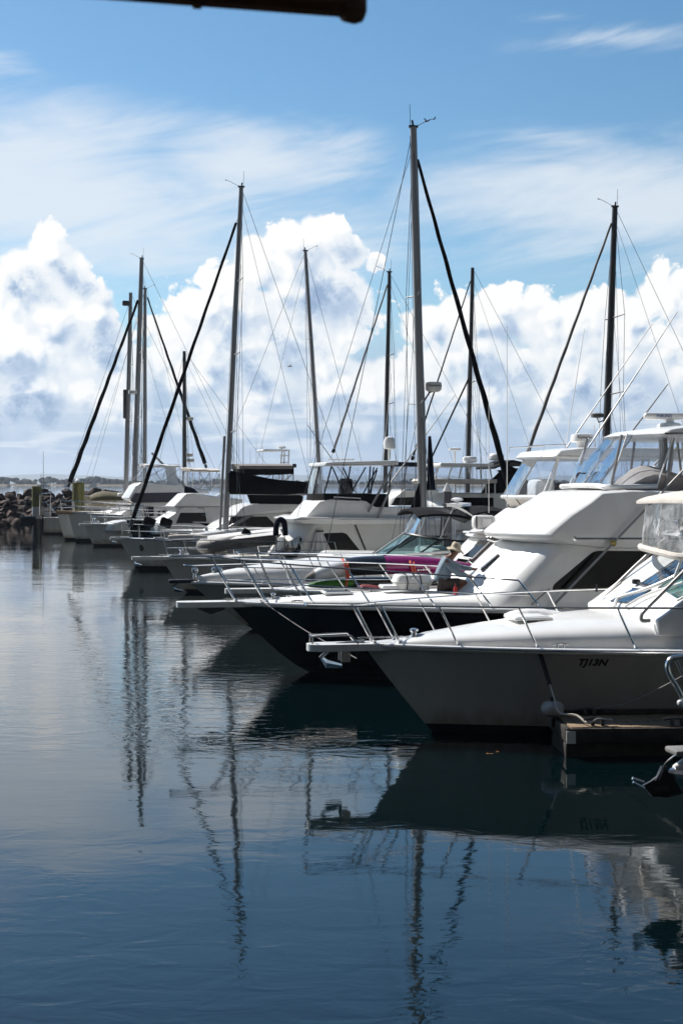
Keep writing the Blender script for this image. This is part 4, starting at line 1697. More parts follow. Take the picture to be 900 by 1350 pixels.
def build_man():
    b = B2
    v0 = -.25
    fo = b.P(598, 788, v0)
    root = empty('person', b.world((fo.x, fo.y, 1.62)), b.yaw, 'man in a wide brimmed hat and pale blue long sleeved shirt crouching on the foredeck', 'person')

    def q(px, py, dv=0.):
        p = b.P(px, py, v0 + dv)
        return Vector((p.x - fo.x, p.y - fo.y, p.z - 1.62))
    J = {}
    hipc = q(584, 768)
    J['pelvis'] = (hipc, (.145, .12))
    J['waist'] = (q(582.5, 760), (.165, .165))
    J['chest'] = (q(583, 748), (.185, .18))
    J['collar'] = (q(590, 738), (.12, .12))
    J['neck'] = (q(596, 733), (.062, .062))
    J['skull'] = (q(599.5, 728), (.088, .09))
    J['crown'] = (q(601, 721.5), (.078, .082))
    for sd, dv in (('n', -.17), ('f', .17)):
        J['sho' + sd] = (q(589, 741, dv), (.075, .075))
        if sd == 'n':
            J['elb' + sd] = (q(603.5, 756, dv - .06), (.052, .052))
            J['wri' + sd] = (q(617, 759, dv * .6), (.032, .030))
            J['hand' + sd] = (q(621, 760, dv * .5), (.040, .022))
            hx, hy = 621, 760
        else:
            J['elb' + sd] = (q(607, 748, dv + .04), (.050, .050))
            J['wri' + sd] = (q(625, 750.5, dv * .5), (.032, .030))
            J['hand' + sd] = (q(629, 750, dv * .4), (.040, .022))
            hx, hy = 629, 750
        for k in range(4):
            J[f'kn{sd}{k}'] = (q(hx + 3.0 + (.5 if k in (1, 2) else 0), hy + .2 + k * .1, dv * .45 + (k - 1.5) * .021), .0095)
            J[f'ti{sd}{k}'] = (q(hx + 4.8 + (.7 if k in (1, 2) else 0), hy + 2.4, dv * .45 + (k - 1.5) * .021), .008)
        J[f'th{sd}'] = (q(hx + 1.6, hy + 1.2, dv * .45 - .055), .0105)
        J[f'tt{sd}'] = (q(hx + 3.4, hy + 2.6, dv * .45 - .058), .009)
        J['hip' + sd] = (q(586, 770, dv * .55), (.10, .10))
        J['thi' + sd] = (q(600, 768, dv * .8), (.088, .088))
        if sd == 'n':
            J['kne' + sd] = (q(614.5, 767, dv), (.064, .064))
            J['cal' + sd] = (q(606, 776, dv), (.056, .056))
            J['ank' + sd] = (q(596, 785.0, dv), (.040, .040))
            J['toe' + sd] = (q(606, 787.4, dv), (.042, .030))
        else:
            J['kne' + sd] = (q(612, 771, dv), (.064, .064))
            J['cal' + sd] = (q(602, 780, dv), (.056, .056))
            J['ank' + sd] = (q(590, 785.5, dv), (.040, .040))
            J['toe' + sd] = (q(583, 787.2, dv), (.038, .030))
    E = [('pelvis', 'waist'), ('waist', 'chest'), ('chest', 'collar'), ('collar', 'neck'), ('neck', 'skull'), ('skull', 'crown')]
    for sd in 'nf':
        E += [('chest', 'sho' + sd), ('sho' + sd, 'elb' + sd), ('elb' + sd, 'wri' + sd), ('wri' + sd, 'hand' + sd), ('hand' + sd, 'th' + sd), ('th' + sd, 'tt' + sd)]
        for k in range(4):
            E += [('hand' + sd, f'kn{sd}{k}'), (f'kn{sd}{k}', f'ti{sd}{k}')]
        E += [('pelvis', 'hip' + sd), ('hip' + sd, 'thi' + sd), ('thi' + sd, 'kne' + sd), ('kne' + sd, 'cal' + sd), ('cal' + sd, 'ank' + sd), ('ank' + sd, 'toe' + sd)]
    body = skin_obj('body', J, E, 'pelvis', M['skin'], root)

    def grow(keys, k, over=None):
        out = {}
        for n in keys:
            p, r = J[n]
            r = r if isinstance(r, tuple) else (r, r)
            out[n] = (p, (r[0] * k + .012, r[1] * k + .012))
        if over:
            out.update(over)
        return out
    sk = ['waist', 'chest', 'collar', 'shon', 'elbn', 'shof', 'elbf']
    J_ = {k: J[k] for k in ('shon', 'shof')}
    ov = {'shon': (J['shon'][0], (.10, .10)), 'shof': (J['shof'][0], (.10, .10)), 'hem': (q(582, 769), (.20, .19)), 'cufn': (lerp(J['elbn'][0], J['wrin'][0], .86), (.050, .048)), 'cuff': (lerp(J['elbf'][0], J['wrif'][0], .86), (.050, .048))}
    skin_obj('shirt', grow(sk, 1.10, ov), [('hem', 'waist'), ('waist', 'chest'), ('chest', 'collar'), ('chest', 'shon'), ('shon', 'elbn'), ('elbn', 'cufn'), ('chest', 'shof'), ('shof', 'elbf'), ('elbf', 'cuff')], 'chest', M['shirt'], root)
    ov = {'legn': (lerp(J['thin'][0], J['knen'][0], .55), (.098, .098)), 'legf': (lerp(J['thif'][0], J['knef'][0], .55), (.098, .098))}
    skin_obj('shorts', grow(['pelvis', 'hipn', 'thin', 'hipf', 'thif'], 1.1, ov), [('pelvis', 'hipn'), ('hipn', 'thin'), ('thin', 'legn'), ('pelvis', 'hipf'), ('hipf', 'thif'), ('thif', 'legf')], 'pelvis', M['shorts'], root)
    # hat, tilted forward over the face
    hc = q(600.3, 723.2)
    rot = Matrix.Rotation(R(16), 3, 'Y')
    prof = [(.185, -.045), (.19, -.035), (.155, -.012), (.112, .005), (.105, .03), (.100, .08), (.080, .115), (.045, .128), (.0, .13)]
    mb = MB().lathe(hc, prof, 22, rot)
    for k, a in enumerate(mb.v):
        d = Vector(a) - hc
        if d.length > .13:
            mb.v[k] = (a[0], a[1], a[2] + .022 * math.sin(2.5 * math.atan2(d.y, d.x)) - .01)
    mb.build('hat', M['hat'], root, angle=70)
    # face under the brim, looking to the right and down
    fwd = Vector((.93, -.12, -.33)).normalized()
    side = Vector((.12, .99, 0)).normalized()
    up = side.cross(fwd) * -1
    if up.z < 0:
        up = -up
    h0 = J['skull'][0] + Vector((0, 0, .02))
    MB().loft([[h0 + fwd * .082 + up * .028 + side * s for s in (-.010, .010)] + [h0 + fwd * .075 + up * .03], [h0 + fwd * .112 - up * .018 + side * s for s in (-.019, .019)] + [h0 + fwd * .06 - up * .01]]).build('nose', M['skin'], root)
    for s in (-.034, .034):
        MB().ball(h0 + fwd * .080 + up * .026 + side * s, .0125, 8, 6).build('eye', M['hair'], root)
    MB().tube([h0 + fwd * .083 - up * .045 + side * s for s in (-.024, 0, .024)], .006, 5).build('mouth', M['red_dark'], root)
    for s in (-.088, .088):
        MB().ball(h0 + side * s + up * .01, .03, 8, 6, (.7, .35, 1.)).build('ear', M['skin'], root)
    mb = MB().ball(h0 - fwd * .028 + up * .02, .094, 12, 8, (.95, .98, .9))
    mb.build('hair', M['hair'], root)


build_man()
# ================================================================== white flybridge boat between the navy one and the bow rider
def boat_second_fly():
    b = Boat('flybridge_boat', 'white flybridge boat with kayaks lashed to its rail and a boxy radar on its hardtop', 'motor yacht', 432, 850, 10)
    b.hull(11.0, 3.6, 1.36, 1.28, 1.15, 1.62, m='hull_white', flare=1.9, stem=.85, rub_r=.045)
    b.pulpit(.85, .17, .09, back=.6)
    b.rail([.02, .07, .14, .22, .30, .38], .86, .30, .55, r=.018, mid=None, drop=.1)
    secs = []
    for (x, zt, k) in ((-.9, 1.38, .3), (-.5, 1.45, .6), (.6, 1.52, .72), (2., 1.58, .75), (3.4, 1.62, .77)):
        _, w, z = b.sheer(b.tx(x))
        w = max(.05, w * k)
        secs.append([(x, -w * (1 if math.cos(a) > 0 else -1) * abs(math.cos(a)) ** .6, z - .03 + (zt - z + .03) * math.sin(a) ** .6) for a in [PI * i / 14 for i in range(15)]])
    MB().loft(secs).build('raised_foredeck', M['deck_white'], b.root, angle=60)
    V = -.6
    b.body('cabin', b.prof([(575, 765), (600, 748), (622, 722), (640, 706), (700, 690), (1000, 690), (1000, 790), (575, 790)], V), 1.5, 'gelcoat', curve=.5, rnd=.2, corner=.12)
    # black windscreen below the brow with white mullions
    a, t_ = b.P(600, 749, -.3), b.P(641, 707, -.3)
    A, T = (a.x, a.z), (t_.x, t_.z)
    for poly in ([(598, 752), (608, 739), (622, 741), (611, 754)], [(611, 737), (634, 715), (650, 716), (626, 740)], [(637, 712), (641, 708), (668, 715), (654, 718)]):
        b.slope_panel(poly, A, T, 'glass_black', 'windscreen_pane', off=.09, frame='white_paint')
    b.window([(640, 745), (660, 722), (720, 722), (760, 745)], 1.5, 0, 0, 'glass_black', 'saloon_window')
    # brow + bridge coaming
    b.body('bridge', b.prof([(624, 708), (632, 702), (662, 686), (684, 671), (725, 667), (1000, 668), (1000, 712), (700, 712), (660, 714)], V), 1.58, 'gelcoat', curve=.55, rnd=.16, corner=.06)
    # smoked venturi and clear bridge screen
    fb, ft = b.P(667, 655, .3), b.P(697, 604, .3)
    cb, ct = b.P(716, 658, -1.2), b.P(738, 606, -1.15)
    zb, zt = fb.z, ft.z
    base = [Vector((cb.x + 2.4, 1.35, zb)), Vector((cb.x, 1.2, zb)), Vector((fb.x, .65, zb)), Vector((fb.x, -.4, zb)), Vector((cb.x - .05, -1.2, zb)), Vector((cb.x + 2.4, -1.35, zb))]
    top = [Vector((ct.x + 2.2, 1.3, zt)), Vector((ct.x, 1.15, zt)), Vector((ft.x, .6, zt)), Vector((ft.x, -.4, zt)), Vector((ct.x - .05, -1.15, zt)), Vector((ct.x + 2.2, -1.3, zt))]
    b.enclosure(base, top, 'vinyl', 'white_paint', .022, .05)
    b.tube('screen_sill', base, .05, 'gelcoat', 7)
    zc = b.P(690, 675, 0).z
    low = [Vector((p.x + .28, p.y * .95, zc)) for p in base]
    secs = [[lerp(p, q, k / 3) for k in range(4)] for p, q in zip(base, low)]
    MB().loft(secs, closed=False, caps=False).build('wind_deflector', M['canvas_beige'], b.root)
    for i in range(1, 6):
        b.tube('sill_stay', [base[i] if i < 6 else base[5], low[i] + Vector((0, -.02, 0))], .016, 'alloy_dark', 5)
    b.body('hardtop', b.prof([(692, 603), (700, 595), (740, 591), (1000, 593), (1000, 607), (715, 607)], -.4), 1.5, 'gelcoat', curve=.4, rnd=.08, corner=.04)
    for dx, v in ((.1, -1.2), (1.0, -1.3), (2.2, -1.3), (.1, 1.2), (2.2, 1.3)):
        b.tube('hardtop_post', [(cb.x + dx, v, zb), (cb.x + dx + .3, v * .97, zt)], .028, 'white_paint', 7)
    MB().box((cb.x + .3, -.1, zb + .18), (.5, .8, .5), bev=.12).build('helm_seat', M['canvas_white'], b.root)
    MB().box((cb.x + 1.2, .2, zb + .1), (1.0, 1.4, .5), bev=.1).build('helm_console', M['canvas_black'], b.root)
    # roof rails and radar
    mb = MB()
    r0 = [b.P(697, 588, -.8), b.P(745, 586, -.8)]
    mb.tube([r0[0], r0[1]], .014, 5)
    mb.tube([r0[0] + Vector((0, 1.6, 0)), r0[1] + Vector((0, 1.6, 0))], .014, 5)
    for p in r0:
        for dv in (0, 1.6):
            mb.tube([p + Vector((0, dv, -.12)), p + Vector((0, dv, 0))], .012, 5)
    mb.build('roof_rail', M['rail_steel'], b.root)
    q0, q1 = b.P(752, 584, -.1), b.P(782, 584, -.1)
    zr = b.P(767, 583.5, -.1).z
    cx = (q0.x + q1.x) / 2
    MB().lathe((cx, -.1, zr - .30), [(.16, 0), (.14, .30)], 12).build('radar_foot', M['gelcoat'], b.root)
    rw = (q1.x - q0.x)
    secs = []
    for (k, z) in ((.80, 0), (1., .03), (.97, .14), (.90, .20), (.6, .225)):
        secs.append([(cx + rw / 2 * k * (1 if math.cos(a) > 0 else -1) * abs(math.cos(a)) ** .7, -.1 + .26 * k * math.sin(a), zr + z) for a in [2 * PI * i / 24 for i in range(24)]])
    o = MB().loft(secs).build('radar_dome', M['gelcoat'], b.root, angle=50)
    b.lettering('Raymarine', 761, 780, 577, 1., v=-.1 - .262, m='letter_black', shear=0, offset=.015, parent=o)
    b.aerial(b.P(745, 590, .5), 3.0, .014, .5)
    b.tube('outrigger', [b.P(745, 592, 1.3), b.P(859, 427, 1.9)], .020, 'alloy', 7, r2=.010)
    b.aerial(b.P(784, 590, -.4), .55, .02, -.03)
    # tall whip aerials and a box on the brow
    b.aerial(b.P(668, 668, -1.2), 4.3, .012)
    b.aerial(b.P(644, 676, -.5), 3.2, .010)
    q = b.P(637, 699, -.5)
    mb = MB().box((q.x, -.5, q.z + .19), (.55, .34, .34), bev=.09)
    o = mb.build('canister', M['gelcoat_old'], b.root)
    MB().box((q.x + .03, -.68, q.z + .19), (.26, .03, .20), bev=.03).build('panel', M['white_paint'], o)
    MB().box((q.x - .22, -.67, q.z + .2), (.03, .02, .3)).build('strap', M['boot_black'], o)
    q = b.P(640, 701, -.5)
    MB().box((q.x, -.5, q.z - .01), (1.0, .6, .05), bev=.02).build('brow_shelf', M['gelcoat'], b.root)
    # bridge-front ladder bar
    b.tube('grab_rail', [b.P(640, 712, -1.2), b.P(662, 690, -1.2)], .016, 'rail_steel')
    return b


B2b = boat_second_fly()


def kayak(name, label, pts, rad, segs, b, v, tilt=0.):
    """spindle along a centre line; segs = [(fraction, material)] colour sections"""
    P_ = [b.P(x, y, v) for (x, y) in pts]
    line = spline(P_, 8)
    n = len(line)
    o0 = b.world(line[0])
    root = empty(name, o0, 0, label, 'kayak', 'kayaks lashed to the rail')
    secs = []
    for i, p in enumerate(line):
        t = i / (n - 1)
        k = max(.03, (math.sin(PI * min(1, t * 1.0)) ** .62))
        ring = []
        for a in [2 * PI * j / 16 for j in range(16)]:
            y = math.cos(a) * rad[0] * k
            z = math.sin(a) * rad[1] * (k ** .7) * (1.0 if math.sin(a) > 0 else .85)
            w = b.world((p.x, p.y + y, p.z + z)) - o0
            ring.append(w)
        secs.append(ring)
    f0 = 0
    for (f, m, nm) in segs:
        i0, i1 = int(f0 * (n - 1)), int(f * (n - 1))
        MB().loft(secs[i0:i1 + 1]).build(nm, M[m], root, angle=50)
        f0 = f
    return root, line, o0


def kayaks():
    b = B2b
    r, line, o0 = kayak('kayak', 'white, black and magenta kayak lying on its side along the boat rail', [(401, 764), (428, 755), (465, 748), (520, 746), (580, 747), (640, 752)], (.30, .24), [(.10, 'canvas_grey', 'bow_tip'), (.36, 'kayak_white', 'hull_panel'), (.55, 'kayak_black', 'hull_panel'), (1.0, 'kayak_magenta', 'hull_panel')], b, -1.55)
    g, line2, o2 = kayak('kayak', 'bright green kayak tucked underneath the magenta ended one', [(404, 772), (440, 770), (480, 768), (540, 768), (620, 770)], (.26, .13), [(.42, 'kayak_green', 'hull_panel'), (1., 'kayak_black', 'hull_panel')], b, -1.45)
    for px, lab in ((456, 'orange lashing strap round the white part of the kayak'), (543, 'orange lashing strap round the magenta part of the kayak')):
        t = empty('lashing_strap', b.world(b.P(px, 756, -1.9)), b.yaw, lab, 'strap', 'orange lashing straps')
        o = b.P(px, 756, -1.9)
        def q(x, y, v): return b.P(x, y, v) - o
        MB().tube(spline([q(px - 5, 737, -1.55), q(px - 2, 742, -1.84), q(px, 750, -1.90), q(px + 1, 760, -1.88), q(px, 775, -1.8)], 4), .028, 6).build('webbing', M['strap_orange'], t)
        MB().tube(spline([q(px + 4, 737, -1.55), q(px + 2, 744, -1.86), q(px + 4, 752, -1.91), q(px + 3, 766, -1.88)], 4), .022, 6).build('loose_end', M['strap_orange'], t)
    # white flash on the magenta end
    b2 = b
    p = b.P(559, 751.5, -1.86)
    mb = MB()
    for i in range(5):
        mb.box((p.x - .14 + i * .062, p.y, p.z + .003 * i), (.040, .012, .034 if i % 2 else .044))
    mb.v = [tuple(b.world(Vector(q_)) - o0) for q_ in mb.v]
    mb.build('side_mark', M['white_paint'], r)


kayaks()


# ================================================================== open sports cruiser with black bimini (behind the kayaks)
def boat_sports():
    b = Boat('sports_cruiser', 'white sports cruiser with raked teal windscreen, black bimini and a curved radar arch', 'motor cruiser', 333, 829, 10)
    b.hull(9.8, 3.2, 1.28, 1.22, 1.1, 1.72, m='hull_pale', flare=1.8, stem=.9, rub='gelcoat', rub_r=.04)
    x0, _, z0 = b.sheer(0)
    b.anchor((x0 - .42, 0, z0 - .02), .75, 'boot_black')
    MB().box((x0 - .12, 0, z0 + .01), (.75, .2, .10), bev=.03).build('bow_roller', M['boot_black'], b.root)
    q = b.P(257, 756, 0)
    mb = MB().tube([(q.x, 0, z0), (q.x, 0, q.z + .02)], .05, 8)
    mb.box((q.x, 0, q.z + .08), (.16, .13, .13), bev=.02)
    mb.build('bow_light', M['steel'], b.root)
    q = b.P(285, 752, 0)
    mb = MB().lathe((q.x, 0, q.z - .18), [(.12, 0), (.05, .1), (.05, .14)], 10)
    mb.box((q.x + .02, 0, q.z + .02), (.30, .14, .12), bev=.05)
    mb.build('spotlight', M['steel'], b.root)
    # raised foredeck and coaming to the windscreen
    secs = []
    for (px, py, k) in ((262, 759, .35), (285, 754, .62), (330, 746, .76), (370, 740, .82), (430, 734, .86), (490, 729, .88)):
        p = b.P(px, py, 0)
        _, w, z = b.sheer(b.tx(p.x))
        w = max(.08, w * k)
        secs.append([(p.x, -w * (1 if math.cos(a) > 0 else -1) * abs(math.cos(a)) ** .6, z - .02 + (p.z - z + .02) * math.sin(a) ** .7) for a in [PI * i / 14 for i in range(15)]])
    MB().loft(secs).build('raised_foredeck', M['gelcoat'], b.root, angle=60)
    b.rail([.03, .10, .19, .29, .39], .42, .2, .1, r=.015, split=False)
    b.lettering('TK007', 317, 336, 773, 1., name='registration_lettering', offset=.02)
    p0 = b.P(470, 733, 0)
    b.body('cockpit_side', [(p0.x, p0.z - .1), (p0.x + .6, p0.z + .06), (b.L - b.over - .2, p0.z + .05), (b.L - b.over - .2, 1.0), (p0.x, 1.0)], 1.42, 'gelcoat', curve=.5, rnd=.08, corner=.1)
    # wrap windscreen
    f0, f1 = b.P(490, 733, 0), b.P(533, 704, 0)
    s0, s1 = b.P(552, 730, -1.3), b.P(580, 713, -1.3)
    base = [Vector((s0.x + 1.0, 1.32, s0.z + .02)), Vector((s0.x, 1.3, s0.z)), Vector((f0.x + .12, .7, f0.z)), Vector((f0.x, 0, f0.z)), Vector((f0.x + .12, -.7, f0.z)), Vector((s0.x, -1.3, s0.z)), Vector((s0.x + 1.1, -1.34, s0.z + .06))]
    top = [Vector((s1.x + .9, 1.28, s1.z)), Vector((s1.x, 1.22, s1.z + .02)), Vector((f1.x + .1, .66, f1.z)), Vector((f1.x, 0, f1.z + .02)), Vector((f1.x + .1, -.66, f1.z)), Vector((s1.x, -1.22, s1.z + .02)), Vector((s1.x + .9, -1.3, s1.z - .04))]
    b.enclosure(base, top, 'screen_glass', 'boot_black', .025, .03, names=('windscreen_pane', 'mullion'))
    b.tube('windscreen_frame', top, .035, 'boot_black', 6)
    b.tube('windscreen_frame', [base[3], top[3]], .04, 'white_paint', 6)
    b.tube('windscreen_frame', base, .035, 'white_paint', 6)
    # pale dash and seats behind the glass
    MB().box((f1.x + .9, 0, f0.z + .05), (.8, 2.1, .35), bev=.1).build('dash', M['gelcoat_old'], b.root)
    MB().box((f1.x + 1.9, -.6, f0.z + .15), (.45, .6, .8), bev=.12).build('seat', M['canvas_white'], b.root)
    MB().box((f1.x + 1.9, .6, f0.z + .15), (.45, .6, .8), bev=.12).build('seat', M['canvas_white'], b.root)
    # bimini: domed black canvas
    a0, a1 = b.P(539, 672, -.2), b.P(626, 682, -.2)
    zt = b.P(585, 667, 0).z
    secs = []
    for k in range(9):
        t = k / 8
        y = lerp(-1.25, 1.25, t)
        up, dn = [], []
        for i in range(11):
            u = i / 10
            x = lerp(a0.x, a1.x + .1, u)
            z = lerp(a0.z, a1.z, u ** 2.2) + (zt - a0.z) * math.sin(PI * min(1, u * .95 + .05)) ** .8 - .16 * abs(2 * t - 1) ** 2.5
            up.append((x, y, z)); dn.append((x, y, z - .06))
        secs.append(up + dn[::-1])
    MB().loft(secs).build('bimini', M['canvas_black'], b.root, angle=50)
    b.tube('bimini_pole', [b.P(580, 712, -1.2), b.P(582, 681, -1.2)], .022, 'boot_black')
    b.tube('bimini_pole', [b.P(580, 712, 1.2), b.P(582, 681, 1.2)], .022, 'boot_black')
    # clear front curtain from screen to bimini
    cb_ = [top[1], top[2], top[3], top[4], top[5], top[6] + Vector((.4, 0, 0))]
    ct_ = [Vector((a0.x + .9, 1.2, a0.z + .05)), Vector((a0.x + .4, .7, a0.z + .02)), Vector((a0.x + .25, 0, a0.z + .04)), Vector((a0.x + .4, -.7, a0.z + .02)), Vector((a0.x + .95, -1.2, a0.z + .05)), Vector((a1.x, -1.2, a1.z))]
    b.enclosure(cb_, ct_, 'vinyl', 'canvas_white', .012, .10)
    # curved radar arch
    for v, shift in ((-1.25, 0), (1.25, 14)):
        pts = [b.P(x + shift, y, v) for (x, y) in ((652, 716), (648, 706), (636, 692), (616, 676), (596, 667), (588, 665))]
        line = spline(pts, 5)
        secs = []
        for i, p in enumerate(line):
            t = i / (len(line) - 1)
            hw_ = lerp(.20, .07, t)
            secs.append([(p.x - hw_ * .5, v - .05, p.z + hw_ * .5), (p.x + hw_ * .5, v - .05, p.z - hw_ * .5), (p.x + hw_ * .5, v + .05, p.z - hw_ * .5), (p.x - hw_ * .5, v + .05, p.z + hw_ * .5)])
        MB().loft(secs).build('radar_arch', M['gelcoat'], b.root, angle=30)
    e0, e1 = b.P(593, 666, -1.25), b.P(607, 666, 1.25)
    MB().loft([[(e0.x - .1, -1.25, e0.z - .04), (e0.x + .3, -1.25, e0.z - .06), (e0.x + .3, -1.25, e0.z + .02), (e0.x - .1, -1.25, e0.z + .04)], [(e1.x - .1, 1.25, e0.z - .04), (e1.x + .3, 1.25, e0.z - .06), (e1.x + .3, 1.25, e0.z + .02), (e1.x - .1, 1.25, e0.z + .04)]]).build('arch_beam', M['gelcoat'], b.root)
    q = b.P(602, 661, -.2)
    MB().lathe((q.x, -.2, e0.z), [(.04, 0), (.04, q.z - e0.z), (.16, q.z - e0.z + .02), (.17, q.z - e0.z + .06), (.10, q.z - e0.z + .10), (0, q.z - e0.z + .11)], 14).build('antenna_dome', M['gelcoat'], b.root)
    # second dark awning aft of the arch
    g0, g1 = b.P(612, 676, -.4), b.P(690, 690, -.4)
    zt = b.P(640, 664, 0).z
    secs = []
    for k in range(7):
        t = k / 6
        y = lerp(-1.2, 1.2, t)
        up = [(lerp(g0.x, g1.x, i / 8), y, lerp(g0.z, g1.z, (i / 8) ** 2) + (zt - g0.z) * math.sin(PI * (.12 + .8 * i / 8)) - .12 * abs(2 * t - 1) ** 2.5) for i in range(9)]
        secs.append(up + [(p[0], p[1], p[2] - .05) for p in reversed(up)])
    MB().loft(secs).build('cockpit_awning', M['canvas_black'], b.root, angle=50)
    return b


B3 = boat_sports()


# ================================================================== flybridge cruiser with the square hardtop
def boat_square_fly():
    b = Boat('flybridge_boat', 'white flybridge cruiser with boxy clear enclosure, black coaming band and dinghy on its foredeck', 'motor yacht', 247, 781, 12)
    b.hull(12.0, 3.9, 1.27, 1.2, 1.1, .95, m='hull_white', flare=1.7, rub_r=.05)
    b.pulpit(1.0, .16, .10, back=.5)
    x0, _, z0 = b.sheer(0)
    b.anchor((x0 - .95, 0, z0 - .04), .8)
    b.rail([.02, .08, .15, .23, .31, .40, .5], .62, .12, .55, r=.016, split=False, mid=.5)
    b.windlass(-.2, z0 + .05, 1.2)
    V = -1.3
    b.body('cabin', b.prof([(352, 742), (372, 716), (392, 690), (402, 686), (600, 688), (600, 765), (352, 765)], V), 1.5, 'gelcoat', curve=.75, rnd=.22, corner=.12)
    b.window([(427, 703), (452, 702), (457, 704), (476, 728), (474, 731), (425, 731)], 1.5, m='glass_black', name='saloon_window')
    a, t_ = b.P(366, 735, -.9), b.P(392, 704, -.9)
    b.slope_panel([(368, 733), (379, 718), (398, 709), (396, 722), (388, 733)], (a.x, a.z), (t_.x, t_.z), 'glass_black', 'windscreen_cover', off=.10)
    b.window([(376, 735), (381, 717), (398, 708), (397, 722), (392, 735)], 1.5, name='windscreen_cover', off=.012)
    # long side deck overhang under the bridge
    b.body('bridge_deck', b.prof([(370, 684), (382, 681), (600, 684), (600, 691), (420, 691), (385, 690)], V), 1.85, 'gelcoat', curve=.35, rnd=.04, corner=.03)
    # bridge coaming: white sloped front, grey side, black weather band
    b.body('bridge_coaming', b.prof([(393, 680), (411, 661), (428, 658), (478, 660), (492, 668), (600, 668), (600, 684), (393, 684)], V), 1.45, 'gelcoat', curve=.30, rnd=.08, corner=.05)
    fb, ft = b.P(408, 651, .1), b.P(416, 615, .1)
    cb, ct = b.P(427, 652, -1.35), b.P(437, 614, -1.3)
    zb, zt = cb.z, ft.z
    xe = b.P(512, 640, -1.35).x
    base = [Vector((xe, 1.38, zb)), Vector((cb.x, 1.35, zb)), Vector((fb.x, .6, zb)), Vector((fb.x, -.6, zb)), Vector((cb.x, -1.35, zb)), Vector((lerp(cb.x, xe, .33), -1.38, zb)), Vector((lerp(cb.x, xe, .68), -1.38, zb)), Vector((xe, -1.38, zb))]
    top = [Vector((xe + .1, 1.33, zt)), Vector((ct.x, 1.3, zt)), Vector((ft.x, .6, zt)), Vector((ft.x, -.6, zt)), Vector((ct.x, -1.3, zt)), Vector((lerp(ct.x, xe, .33), -1.33, zt)), Vector((lerp(ct.x, xe, .68), -1.33, zt)), Vector((xe + .1, -1.33, zt))]
    b.enclosure(base, top, 'vinyl', 'canvas_black', .028, .04)
    # slanting black zips
    for (x0_, y0_, x1_, y1_) in ((438, 616, 453, 650), (452, 616, 466, 648), (482, 616, 466, 644), (497, 617, 478, 652), (487, 650, 497, 620)):
        b.tube('zip', [b.P(x0_, y0_, -1.385), b.P(x1_, y1_, -1.405)], .026, 'canvas_black', 5)
    # black band under the curtains with a clear slot
    zl = b.P(430, 664, -1.4).z
    band = MB()
    pts_t = [base[i] for i in range(len(base))]
    secs = [[p + Vector((0, -.02 if p.y < 0 else .02, .02)), Vector((p.x - .02, p.y + (-.02 if p.y < 0 else .02), zl))] for p in base]
    MB().loft(secs, closed=False, caps=False).build('weather_band', M['canvas_black'], b.root)
    aft = [b.P(x, y, -1.43) for (x, y) in ((478, 652), (512, 652), (512, 684), (498, 684), (488, 672), (478, 664))]
    MB().plate(aft, .03, (0, -1, 0)).build('weather_cloth', M['canvas_black'], b.root)
    o = MB().plate([b.P(x, y, -1.445) for (x, y) in ((440, 655), (475, 657), (475, 664), (440, 662))], .01, (0, -1, 0)).build('clear_slot', M['vinyl_side'], b.root)
    MB().tube([b.P(x, y, -1.45) for (x, y) in ((440, 655), (475, 657), (475, 664), (440, 662))], .018, 5, closed=True).build('rim', M['white_paint'], o)
    b.body('hardtop', b.prof([(416, 615), (417, 610), (430, 609), (520, 607), (521, 613), (437, 614)], -1.), 1.5, 'gelcoat', curve=.25, rnd=.06, corner=.04)
    MB().box((cb.x + 1.1, .1, zb + .2), (.45, .5, .75), bev=.1).build('helm_seat', M['canvas_navy'], b.root)
    b.tube('outrigger', [b.P(485, 675, -1.6), b.P(520, 612, -1.6)], .045, 'alloy', 7)
    b.tube('outrigger', [b.P(497, 684, -1.6), b.P(516, 640, -1.6)], .045, 'alloy', 7)
    b.tube('stair_rail', [b.P(468, 692, -1.55), b.P(482, 726, -1.55)], .03, 'alloy_dark', 6)
    # domes on the roof
    q = b.P(513, 605, -.2)
    MB().lathe((q.x, -.2, q.z), [(.05, 0), (.05, .35), (.22, .38), (.23, .62), (.16, .78), (0, .84)], 14).build('satellite_dome', M['gelcoat'], b.root)
    for (px, py, h) in ((440, 608, .25), (458, 608, .3)):
        q = b.P(px, py, .3)
        MB().box((q.x, .3, q.z + .06), (.5, .12, .06), bev=.02).build('roof_antenna', M['gelcoat'], b.root)
    # towel on the rail
    o = b.P(421, 716, -1.72)
    t = empty('towel', b.world(o), b.yaw, 'white towel hanging beside the black saloon window', 'towel')
    secs = []
    for i in range(8):
        f = i / 7
        z = lerp(b.P(421, 701, -1.7).z, b.P(421, 731, -1.7).z, f) - o.z
        w = lerp(.10, .40, f)
        secs.append([(lerp(-w, w, k / 12) + .06 * f, .05 * math.sin(k * 1.5) * (.4 + f) - .0, z) for k in range(13)] + [(lerp(w, -w, k / 12) + .06 * f, .03 + .05 * math.sin((12 - k) * 1.5) * (.4 + f), z) for k in range(13)])
    MB().loft(secs).build('cloth', M['canvas_white'], t, angle=70)
    MB().tube([(-.12, 0, secs[0][0][2] + .02), (.14, 0, secs[0][0][2] + .02)], .03, 6).build('peg', M['boot_black'], t)
    # inflatable dinghy lying on the foredeck
    o = b.P(325, 724, -.5)
    t = empty('inflatable_dinghy', b.world(o), b.yaw, 'grey tubed inflatable dinghy lying on a cruiser foredeck', 'dinghy')

    def q(px, py, v): return b.P(px, py, v) - o
    near = spline([q(364, 709, -.9), q(340, 711, -.9), q(310, 715, -.9), q(288, 719, -.8), q(270, 720, -.4), q(268, 719, .0), q(272, 718, .4), q(292, 715, .8), q(316, 711, .9), q(366, 706, .9)], 4)
